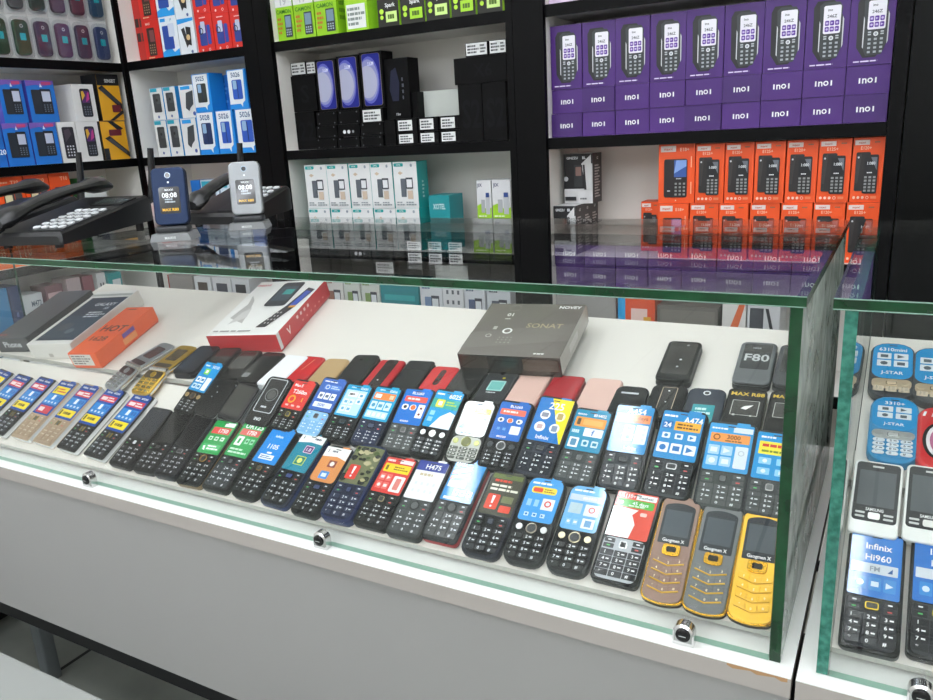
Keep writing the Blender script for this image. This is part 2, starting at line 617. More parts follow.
case('long glass display case full of keypad phones', -2.05, -0.066, -2.05, -0.0635, GLASS_EDGE, rg=GLASS_SMEAR_HAZE)
case('glass display case with blue and red round phones', -0.0345, 0.95, -0.0435, 0.95, GLASS_EDGE2, lg=GLASS_SMEAR_HAZE)

CHROME = M('#d8d8d8', 0.12, metal=1.0)
for x, y, lb in ((-0.620, YD, 'chrome glass clamp at the foot of the front glass below the camouflage phone'),
                 (-0.156, YD, 'chrome glass clamp at the foot of the front glass below the grey and gold phone'),
                 (-1.088, YD, 'chrome glass clamp at the foot of the front glass below the chrome-sided phones'),
                 (0.050, YD, 'chrome glass clamp on the second case below the blue phones')):
    t = empty('glass_clamp', lb, 'clamp', 'chrome clamps along the front glass', loc=(x, y - .0085, ZD))
    m = MB()
    prof = [(-.0105, 0), (.0105, 0)] + [(.0105 * cos(a * pi / 12), .013 + .0105 * sin(a * pi / 12)) for a in range(13)]
    def cl(ins, y):
        return [(px * (1 - ins / .0105), y, .0 + (pz * (1 - ins / .0105) + ins * .6)) for px, pz in prof]
    m.loft([cl(.0015, -.004), cl(0, -.0025), cl(0, .008)], CHROME); m.build('bracket', t)
    m = MB(); m.lathe([(0.0001, .0022), (.0055, .0022), (.0072, .0012), (.0074, 0)], M('#0c0c0e', 0.12), 18, 'y', (0, -.0042, .0125)); sc = m.build('screw_cap', t)
    m = MB(); m.box(-.0035, .0035, -.0068, -.0064, .0120, .0131, CHROME); m.build('slot', sc)

# sloped white boards that carry the phones
TH1, TH2 = radians(32), radians(17)
Y1, Z1 = 0.7116, ZD + 0.0145
Y2, Z2 = 0.868, ZD + 0.1195


def row_frame(y0, z0, th):
    return frame((0, y0, z0), (1, 0, 0), (0, cos(th), sin(th)), (0, -sin(th), cos(th)))


FR1, FR2 = row_frame(Y1, Z1, TH1), row_frame(Y2, Z2, TH2)
VB = 0.121
YBk, ZBk = Y1 + VB * cos(TH1), Z1 + VB * sin(TH1)
THB = radians(39)
FRB = row_frame(YBk - .0005, ZBk + .0008, THB)


def board(label, x0, x1, fr, length, thick, sup):
    t = empty('sloped_display_board', label, 'display board', 'sloped white boards in the cases', mat=fr)
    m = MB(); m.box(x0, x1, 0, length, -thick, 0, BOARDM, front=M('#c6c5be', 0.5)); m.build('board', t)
    for v, hgt in sup:
        for x in (x0 + .05, (x0 + x1) / 2, x1 - .05):
            p = fr @ Vector((x, v, -thick))
            m = MB(); m.box(-.006, .006, -.006, .006, 0, p.z - ZD - .006, BOARDM)
            s = m.build('support', t)
            s.matrix_parent_inverse = fr.inverted()
            s.location = (p.x, p.y, ZD + .0005)
    return t


for x0, x1, w in ((-1.628, -0.0765, 'long'), (-0.0240, 0.93, 'second')):
    board('lower sloped white board in the %s case carrying the front rows' % w, x0, x1, FR1, .180, .012, [(.16, 0)])
    board('upper sloped white board in the %s case behind the step' % w, x0, x1, FR2, .300, .009, [(.03, 0), (.28, 0)])

# white table edge in front of the counter
t = empty('side_table', 'white table edge standing low in front of the counter', 'table', loc=(-1.33, .42, 0))
m = MB(); m.prism(lambda ins: rr(1.44, .32, .012, 0, -.004, 3, ins), CZ - .826, CZ - .80, .004, M('#9a9d99', 0.5, noise=.02, nscale=4)); m.build('tabletop', t)
for x, y in ((-.66, .12), (.66, -.12), (-.66, -.12), (.66, .12)):
    m = MB(); m.prism(lambda ins: rr(.04, .04, .005, x, y, 3, ins), 0, CZ - .8265, .002, M('#80868a', 0.4)); m.build('leg', t)

# ------------------------------------------------------------------ phones
DARK = '#0b0c0d'
_KEYM = {}


def key_mesh(style, ch, kc, lc, mark=None):
    k = (style, ch, kc, lc, mark)
    if k in _KEYM:
        return _KEYM[k]
    m = MB()
    mat = M(kc, 0.16 if style == 'flat' else 0.3, 0.0, 0.0, spec=.3) if style != 'metal' else M(kc, 0.25, 0.8)
    w, h = .0125, .0072
    if style == 'oval':
        m.prism(lambda i: rr(w * .92, h * .84, h * .42, 0, 0, 4, i), 0, .0011, .0005, mat)
    elif style == 'flat':
        m.prism(lambda i: rr(w * .96, h * .94, .0006, 0, 0, 2, i), 0, .0007, .0002, mat)
    else:
        m.prism(lambda i: rr(w * .86, h * .80, .0016, 0, 0, 3, i), 0, .0012, .0005, mat)
    zt = {'oval': .0011, 'flat': .0007}.get(style, .0012) + .00008
    L = M(lc, 0.4)
    if mark:
        m.flat(rr(w * .34, h * .26, .0006, 0, 0, 2), zt, M(mark, 0.4))
    elif ch:
        m.text(ch, -w * .14, 0, h * .48, zt, L)
        if ch.isdigit() and ch not in '01':
            m.flat([(w * .06, -h * .1), (w * .3, -h * .1), (w * .3, h * .1), (w * .06, h * .1)], zt, L)
    o = m.build('key')
    me = o.data
    bpy.data.objects.remove(o)
    _KEYM[k] = me
    return me


CH12 = ['1', '2', '3', '4', '5', '6', '7', '8', '9', '*', '0', '#']


def keypad(root, w, l, t, yn, s):
    """keys and navigation button under the screen; yn the height of the navigation button"""
    st, kc, lc = s.get('ks', 'sep'), s.get('kc', '#141517'), s.get('lc', '#d9dde0')
    if s.get('keyup', True):
        c_ = [int(kc[i:i + 2], 16) for i in (1, 3, 5)]
        kc = '#%02x%02x%02x' % tuple(min(255, c + 3) if max(c_) < 90 else c for c in c_)
    pc = s.get('plate', '#08090a')
    ybot = -l / 2 + s.get('kb', .006)
    ytop = yn - .0078
    pw = w - s.get('kin', .007)
    m = MB()
    r0 = s.get('r', .007)
    m.prism(lambda i: rr(pw, yn + .008 - ybot + .003, min(r0 * .8, .012), 0, (yn + .008 + ybot - .003) / 2, 3, i, rb=min(r0, .013)), 0, .0004, .0002, M(pc, 0.4, spec=.12))
    plate = m.build('keypad', root)
    plate.location = (0, 0, t)
    cw, chh = pw / 3, (ytop - ybot) / 4
    for j in range(4):
        for i in range(3):
            me = key_mesh(st, CH12[j * 3 + i], kc, lc)
            dy = s.get('arc', 0) * (1 if i == 1 else 0)
            share('key', me, plate, ((i - 1) * cw, ytop - (j + .5) * chh - dy, .0004), (cw / .0125 * .98, chh / .0072 * .98, 1))
    for sx in (-1, 1):
        mk = s.get('soft', 'bar')
        if mk == 'round':
            m = MB(); m.lathe([(.0042, 0), (.0042, .0007), (.0036, .0011)], M(s.get('rc', '#d8c48a'), .3, .6), 16, 'z', (sx * pw * .36, yn, .0004)); m.build('soft_key', plate)
        else:
            share('soft_key', key_mesh('flat' if st == 'flat' else 'sep', '', kc, lc, '#3fae55' if sx < 0 else '#c8413a'), plate, (sx * pw * .345, yn - .0035, .0004), (cw / .0125 * .8, .8, 1))
            share('soft_key', key_mesh('flat' if st == 'flat' else 'sep', '', kc, lc, lc), plate, (sx * pw * .345, yn + .0035, .0004), (cw / .0125 * .8, .8, 1))
    nav, nc = s.get('nav', 'square'), s.get('nc', '#c9a24a')
    NM, IN = M(nc, 0.25, 0.7), M(s.get('ni', kc), 0.3)
    m = MB()
    if nav == 'ring':
        R_ = s.get('nr', .0066)
        m.lathe([(R_, 0), (R_, .0009), (R_ - .0006, .0013), (R_ - .0013, .0010), (R_ - .0014, .0004)], NM, 22)
        m.lathe([(R_ - .0015, 0), (R_ - .0015, .0009), (R_ - .0022, .0012)], IN, 20)
    elif nav == 'disc':
        m.lathe([(.0055, 0), (.0055, .0010), (.0046, .0015)], NM, 22)
    elif nav == 'bars':
        for sx in (-1, 1):
            m.prism(lambda i: rr(.0016, .010, .0007, sx * .0042, 0, 2, i), 0, .0011, .0003, NM)
        m.prism(lambda i: rr(.0062, .0085, .001, 0, 0, 2, i), 0, .0008, .0003, IN)
    else:
        a, b_ = (.0085, .0085) if nav == 'square' else (.012, .0078)
        m.prism(lambda i: rr(a, b_, .0022, 0, 0, 3, i), 0, .0010, .0003, NM)
        m.prism(lambda i: rr(a - .002, b_ - .002, .0014, 0, 0, 3, i), .0009, .0014, .0003, IN)
    nb = m.build('nav_button', plate)
    nb.location = (0, yn, .0004)


YS0 = -.035


def bar_phone(name, label, group, mat, s):
    """keypad phone that lies face up"""
    w, l, t, r = s.get('w', .0505), s.get('l', .118), s.get('t', .0118), s.get('r', .007)
    root = empty(name, label, 'mobile phone', group, mat=mat)
    bt, bb = s.get('bt', 0), s.get('bb', 0)
    body = s.get('body', DARK)
    side = s.get('side', body)
    m = MB()
    m.prism(lambda i: rr(w, l, r, 0, 0, 4, i, bt, bb), 0, t, .0022, M(body, s.get('br', .4), s.get('bm', 0), 0, spec=.18), M(side, s.get('sr', .35), s.get('sm', 0), spec=.22))
    m.build('body', root)
    ys = s.get('ys', YS0) * l
    sw, st = w - s.get('sin', .006), l / 2 - s.get('stop', .004)
    sr = s.get('srad', .0022)
    base = s.get('base')
    m = MB()
    H = st - ys
    if base:
        m.prism(lambda i: rr(sw, H, sr, 0, (st + ys) / 2, 4, i, bt * .7, 0, rb=s.get('srb', sr)), 0, .0006, .0002, M(base, .055, 0, 0, spec=.9))
        T = frame((-sw / 2, ys, .0006), (1, 0, 0), (0, 1, 0), (0, 0, 1))
        draw(m, T, sw, H, s.get('items', []), (.06, 0, .9), 0.00002, .00005)
        if s.get('tab', True):
            m.prism(lambda i: rr(sw * .3, .0035, .001, s.get('tabx', .25) * sw, st + .0012, 2, i), 0, .0004, .0001, M(base, .2, 0, .4))
        nm = 'screen_sticker'
    else:
        m.prism(lambda i: rr(sw, H, sr, 0, (st + ys) / 2, 4, i), 0, .0005, .0002, M(s.get('screen', '#0d0f12'), s.get('scr', .06), 0, 0))
        if s.get('items'):
            draw(m, frame((-sw / 2, ys, .0005), (1, 0, 0), (0, 1, 0), (0, 0, 1)), sw, H, s['items'], (.2, .3), 0.00002, .00005)
        nm = 'screen'
    sc = m.build(nm, root)
    sc.location = (0, 0, t)
    m = MB(); m.prism(lambda i: rr(.009, .0013, .0006, 0, st - .0035, 2, i), 0, .0004, .0001, M('#0a0a0a', .4)); sp = m.build('earpiece', root)
    sp.location = (0, 0, t + .0006)
    if s.get('keys', True):
        keypad(root, w, l, t, ys - s.get('ny', .0092), s)
    return root


def gold_phone(label, group, mat, face, rim, w=.0455, l=.122):
    """bar phone with a bowed outline, a dark screen and chevron rows of keys"""
    root = empty('luxury_phone', label, 'mobile phone', group, mat=mat)
    GOLD = M('#d9a52e', .22, 1.0)
    F = M(face, .35, .55 if face[1] != 'e' else .8)
    t = .0125
    m = MB()
    m.prism(lambda i: rr(w, l, .006, 0, 0, 3, i, .006, .005), 0, .0055, .002, M('#2a2010', .3, .6)); m.build('back_cover', root)
    m = MB()
    m.prism(lambda i: rr(w + .0005, l - .001, .006, 0, 0, 3, i, .006, .005), .0056, .0096, .0012, GOLD); m.build('gold_band', root)
    m = MB()
    m.prism(lambda i: rr(w - .0034, l - .002, .006, 0, 0, 3, i, .006, .005), .0097, t, .0012, F); m.build('body', root)
    m = MB()
    m.prism(lambda i: rr(w - .0115, .048, .003, 0, .0275, 3, i, .004, 0, rb=.001), 0, .0005, .0002, M('#30353a', .1))
    T = frame((-(w - .0115) / 2, .0035, .0005), (1, 0, 0), (0, 1, 0), (0, 0, 1))
    draw(m, T, w - .0115, .048, [('r', .08, .2, .92, .88, '#4a5157'), ('t', 'Gaogmen X', .5, .09, .085, '#f2f2f2', .7)], (.1, .4), .00002, .00005)
    sc = m.build('screen', root); sc.location = (0, 0, t)
    m = MB()
    m.prism(lambda i: rr(.0195, .0125, .003, 0, -.0035, 3, i, 0, .0015), 0, .0016, .0006, GOLD)
    m.prism(lambda i: rr(.0105, .0065, .0015, 0, -.0035, 3, i), .0015, .0020, .0003, M('#241a0c', .25, .5))
    nb = m.build('nav_button', root); nb.location = (0, 0, t)
    # chevron rows: three keys and the gold rule under them
    m = MB(); m.box(-.001, .001, -.05, -.014, 0, .0001, F); pad = m.build('keypad', root); pad.location = (0, 0, t)
    W3 = (w - .0115) / 3
    for j in range(4):
        y0 = -.0115 - j * .0105
        for i in range(3):
            xa, xb = (i - 1.5) * W3, (i - .5) * W3
            f = lambda x: y0 - .0045 * (1 - abs(x) / (1.5 * W3))
            def q(ins):
                a, b = xa + .0004 + ins, xb - .0004 - ins
                return [(a, f(a) - .0064 + ins), (0 if a < 0 < b else (a + b) / 2, f(0 if a < 0 < b else (a + b) / 2) - .0064 + ins), (b, f(b) - .0064 + ins),
                        (b, f(b) - ins), (0 if a < 0 < b else (a + b) / 2, f(0 if a < 0 < b else (a + b) / 2) - ins), (a, f(a) - ins)]
            m = MB(); m.prism(q, 0, .0009, .0003, F, steps=1)
            m.text(CH12[j * 3 + i], (xa + xb) / 2, f((xa + xb) / 2) - .0032, .0028, .00098, M('#f6e7bd', .4))
            m.build('key', pad)
        m = MB()
        pts = [(-1.45 * W3, y0 - .0068, .0006), (0, y0 - .0045 - .0068, .0006), (1.45 * W3, y0 - .0068, .0006)]
        m.tube(pts, .0009, M('#f0c04a', .3, .7), 6); m.build('gold_rule', pad)
    return root


def flip_phone(name, label, group, mat, s):
    """closed clamshell phone, its lid uppermost, the hinge at its lower end"""
    w, l, t, r = s.get('w', .050), s.get('l', .100), s.get('t', .0145), s.get('r', .009)
    root = empty(name, label, s.get('cat', 'flip phone'), group, mat=mat)
    body, rough = s.get('body', DARK), s.get('rough', .22)
    B_ = M(body, rough, s.get('bm', 0), s.get('coat', 0), spec=s.get('spec', .22))
    S_ = M(s.get('side', body), .4, s.get('sm', 0), spec=.3)
    m = MB(); m.prism(lambda i: rr(w, l, r, 0, 0, 4, i, s.get('bt', 0), s.get('bb', 0)), 0, t * .46, .002, S_); m.build('base', root)
    m = MB(); m.prism(lambda i: rr(w - .0004, l - .0006, r, 0, 0, 4, i, s.get('bt', 0), s.get('bb', 0)), t * .50, t, .0025, B_, S_); lid = m.build('lid', root)
    m = MB(); m.tube([(-w / 2 + .009, -l / 2 + .0035, t * .48), (w / 2 - .009, -l / 2 + .0035, t * .48)], .0034, S_, 12); m.build('hinge', root)
    T = frame((-w / 2, -l / 2, t), (1, 0, 0), (0, 1, 0), (0, 0, 1))
    for nm, its in s.get('parts', []):
        m = MB()
        draw(m, T, w, l, its, (s.get('prough', .12), .4), .00004, .00006)
        m.build(nm, lid)
    return root


def back_phone(name, label, group, mat, s):
    """phone that lies face down: a rounded back cover with what is on it"""
    w, l, t, r = s.get('w', .049), s.get('l', .085), s.get('t', .0125), s.get('r', .008)
    root = empty(name, label, 'mobile phone', group, mat=mat)
    m = MB(); m.prism(lambda i: rr(w, l, r, 0, 0, 4, i, s.get('bt', 0), s.get('bb', 0)), 0, t * .5, .0015, M(s.get('side', DARK), .35)); m.build('body', root)
    m = MB(); m.prism(lambda i: rr(w - .0003, l - .0004, r, 0, 0, 4, i, s.get('bt', 0), s.get('bb', 0)), t * .5 + .0002, t, .0036, M(s['body'], s.get('rough', .35), s.get('bm', 0), s.get('coat', 0), spec=.35), steps=4); bc = m.build('back_cover', root)
    T = frame((-w / 2, -l / 2, t), (1, 0, 0), (0, 1, 0), (0, 0, 1))
    for nm, its in s.get('parts', []):
        m = MB(); draw(m, T, w, l, its, (.15, .4), .00004, .00006); m.build(nm, bc)
    return root


def spot(fr, bx, by, tx, ty, t=.0125, damp=.6, L=None, vmin=None, dz=.0005, du=0.0):
    """where a thing lies on a sloped board: pixels of the lower and upper end of its face"""
    n = Vector((fr[0][2], fr[1][2], fr[2][2]))
    p0 = fr.to_translation() + n * t
    iv = fr.inverted()
    a, b = iv @ on_plane(bx, by, p0, n), iv @ on_plane(tx, ty, p0, n)
    ang = atan2(b.x - a.x, b.y - a.y) * damp
    ln = hypot(b.x - a.x, b.y - a.y)
    if L is not None:                        # anchored at the upper end
        if vmin is not None and b.y - L < vmin:
            L = b.y - vmin
        cx, cy = (a.x + b.x) / 2 + sin(ang) * (ln - L) / 2, b.y - L / 2 * cos(ang)
    else:
        L = ln
        cx, cy = (a.x + b.x) / 2, (a.y + b.y) / 2
    return fr @ Matrix.Translation((cx + du, cy, dz)) @ Matrix.Rotation(-ang, 4, 'Z'), L


WH = '#f4f6f8'
BL, DB, CY = '#1079c6', '#0b4aa2', '#18a3d6'
ICON = lambda x0, y0, x1, y1, nx, ny, c='#ffffff', g='#3a3f46': ('g', x0, y0, x1, y1, nx, ny, c, g, .8, .02)

GA, GB = 'phones in the front row of the long case', 'phones in the second row of the long case'
GC = 'phones on the upper board of the long case'

# --- seven blue-stickered phones with chrome sides (a ninth and eighth lie out of view)
def chrome_items(top, low):
    it = [('r', 0, .86, 1, 1, '#0a3f8f'), ('t', 'Infinix', .3, .93, .055, WH, .4), ('t', 'BF2260', .72, .93, .05, WH, .4)]
    if top == 'red':
        it += [('r', .06, .66, .94, .83, '#d1364c'), ('r', .12, .70, .45, .79, '#f3dfe0'), ('ln', .5, .68, .9, .81, 2, '#f6e6e6')]
    else:
        it += [('r', .1, .62, .92, .84, '#f4d92a'), ('ln', .3, .66, .85, .8, 2, '#c33'), ('r', .15, .66, .24, .8, '#8a7a10')]
    it += [('r', .05, .30, .95, .60, '#2a86d2'), ('r', .38, .44, .54, .58, '#e9f3fb')]
    it += [('g', .08, .31, .92, .42, 4, 1, '#cfe4f5', None, .45), ('g', .62, .44, .92, .58, 2, 1, '#1560b0', None, .7)]
    if low == 'yellow':
        it += [('r', .06, .06, .94, .26, '#f5db1e', .03), ('ln', .3, .1, .88, .22, 1, '#6b5a00'), ('r', .12, .09, .2, .23, '#3a3a2a')]
    else:
        it += [('r', .14, .04, .9, .25, '#d1364c', .03), ('r', .2, .09, .5, .2, '#f2dcdc')]
    return it


mats = {}
for k, (top, low, keyc, words) in enumerate([
        ('yellow', 'yellow', '#1c2430', 'yellow upper label'), ('red', 'yellow', '#1c2430', 'two labels on its sticker'), ('red', 'yellow', '#1c2430', 'red and yellow labels over navy keys'),
        ('yellow', 'red', '#a8927a', 'yellow over red labels and tan keys'), ('red', 'yellow', '#a8927a', 'red over yellow labels and tan keys'),
        ('red', 'yellow', '#1a1d22', 'red over yellow labels and black keys'), ('red', 'yellow', '#1a1d22', 'red over yellow labels')]):
    j = 6 - k
    lab = ['chrome-sided black phone beside the plain black screen phone, blue sticker with red banner',
           'chrome-sided black phone with blue sticker, second from the plain black phone',
           'chrome-sided tan-keyed phone with red over yellow labels on blue sticker',
           'chrome-sided tan-keyed phone with yellow over red labels on blue sticker',
           'chrome-sided navy phone with red banner, beside the tan-keyed pair',
           'chrome-sided navy phone with red label above a small yellow one, mostly cut off',
           'chrome-sided navy phone with yellow label cut off by the picture edge'][j]
    mt, L = spot(FR1, *((89, 458, 147, 395), (62, 451, 119, 389.5), (39.5, 443, 94.5, 385), (17, 438, 72, 381), (-5, 431, 50, 378), (-27, 425, 28, 375.5), (-48, 419, 10, 371))[j], t=.0118, damp=.5, L=.134)
    bar_phone('mobile_phone', lab, GA, mt, dict(w=.0525, l=L, r=.004, ys=-.10, side='#eceff1', sm=.6, sr=.25, base=DB, items=chrome_items(top, low), kc=keyc, ks='flat' if keyc[1] == 'a' else 'sep',
              plate=keyc if keyc[1] == 'a' else '#121519', body=keyc if keyc[1] == 'a' else DARK, nav='bars', nc='#e2c25a', ni='#2b2a1c', kin=.008, lc='#dfe6ec' if keyc[1] != 'a' else '#d9c9ae'))

# --- the front row
CAMO = [('r', 0, 0, 1, 1, '#6f7350')]
random.seed(3)
for k in range(34):
    cx, cy = random.random(), .55 + random.random() * .45 if k < 22 else random.random() * .5
    cx = min(max(cx, .1), .9); cy = min(max(cy, .06), .94)
    ra = .05 + random.random() * .06
    pts = [(cx + ra * (1 + .5 * random.random()) * cos(a * pi / 4), cy + ra * .55 * (1 + .5 * random.random()) * sin(a * pi / 4)) for a in range(8)]
    pts = [(min(max(x, 0.01), .99), min(max(y, 0.01), .99)) for x, y in pts]
    CAMO.append(('p', pts, random.choice(['#2c3320', '#a59f74', '#4a5a2e', '#1d2018', '#b9b08a'])))

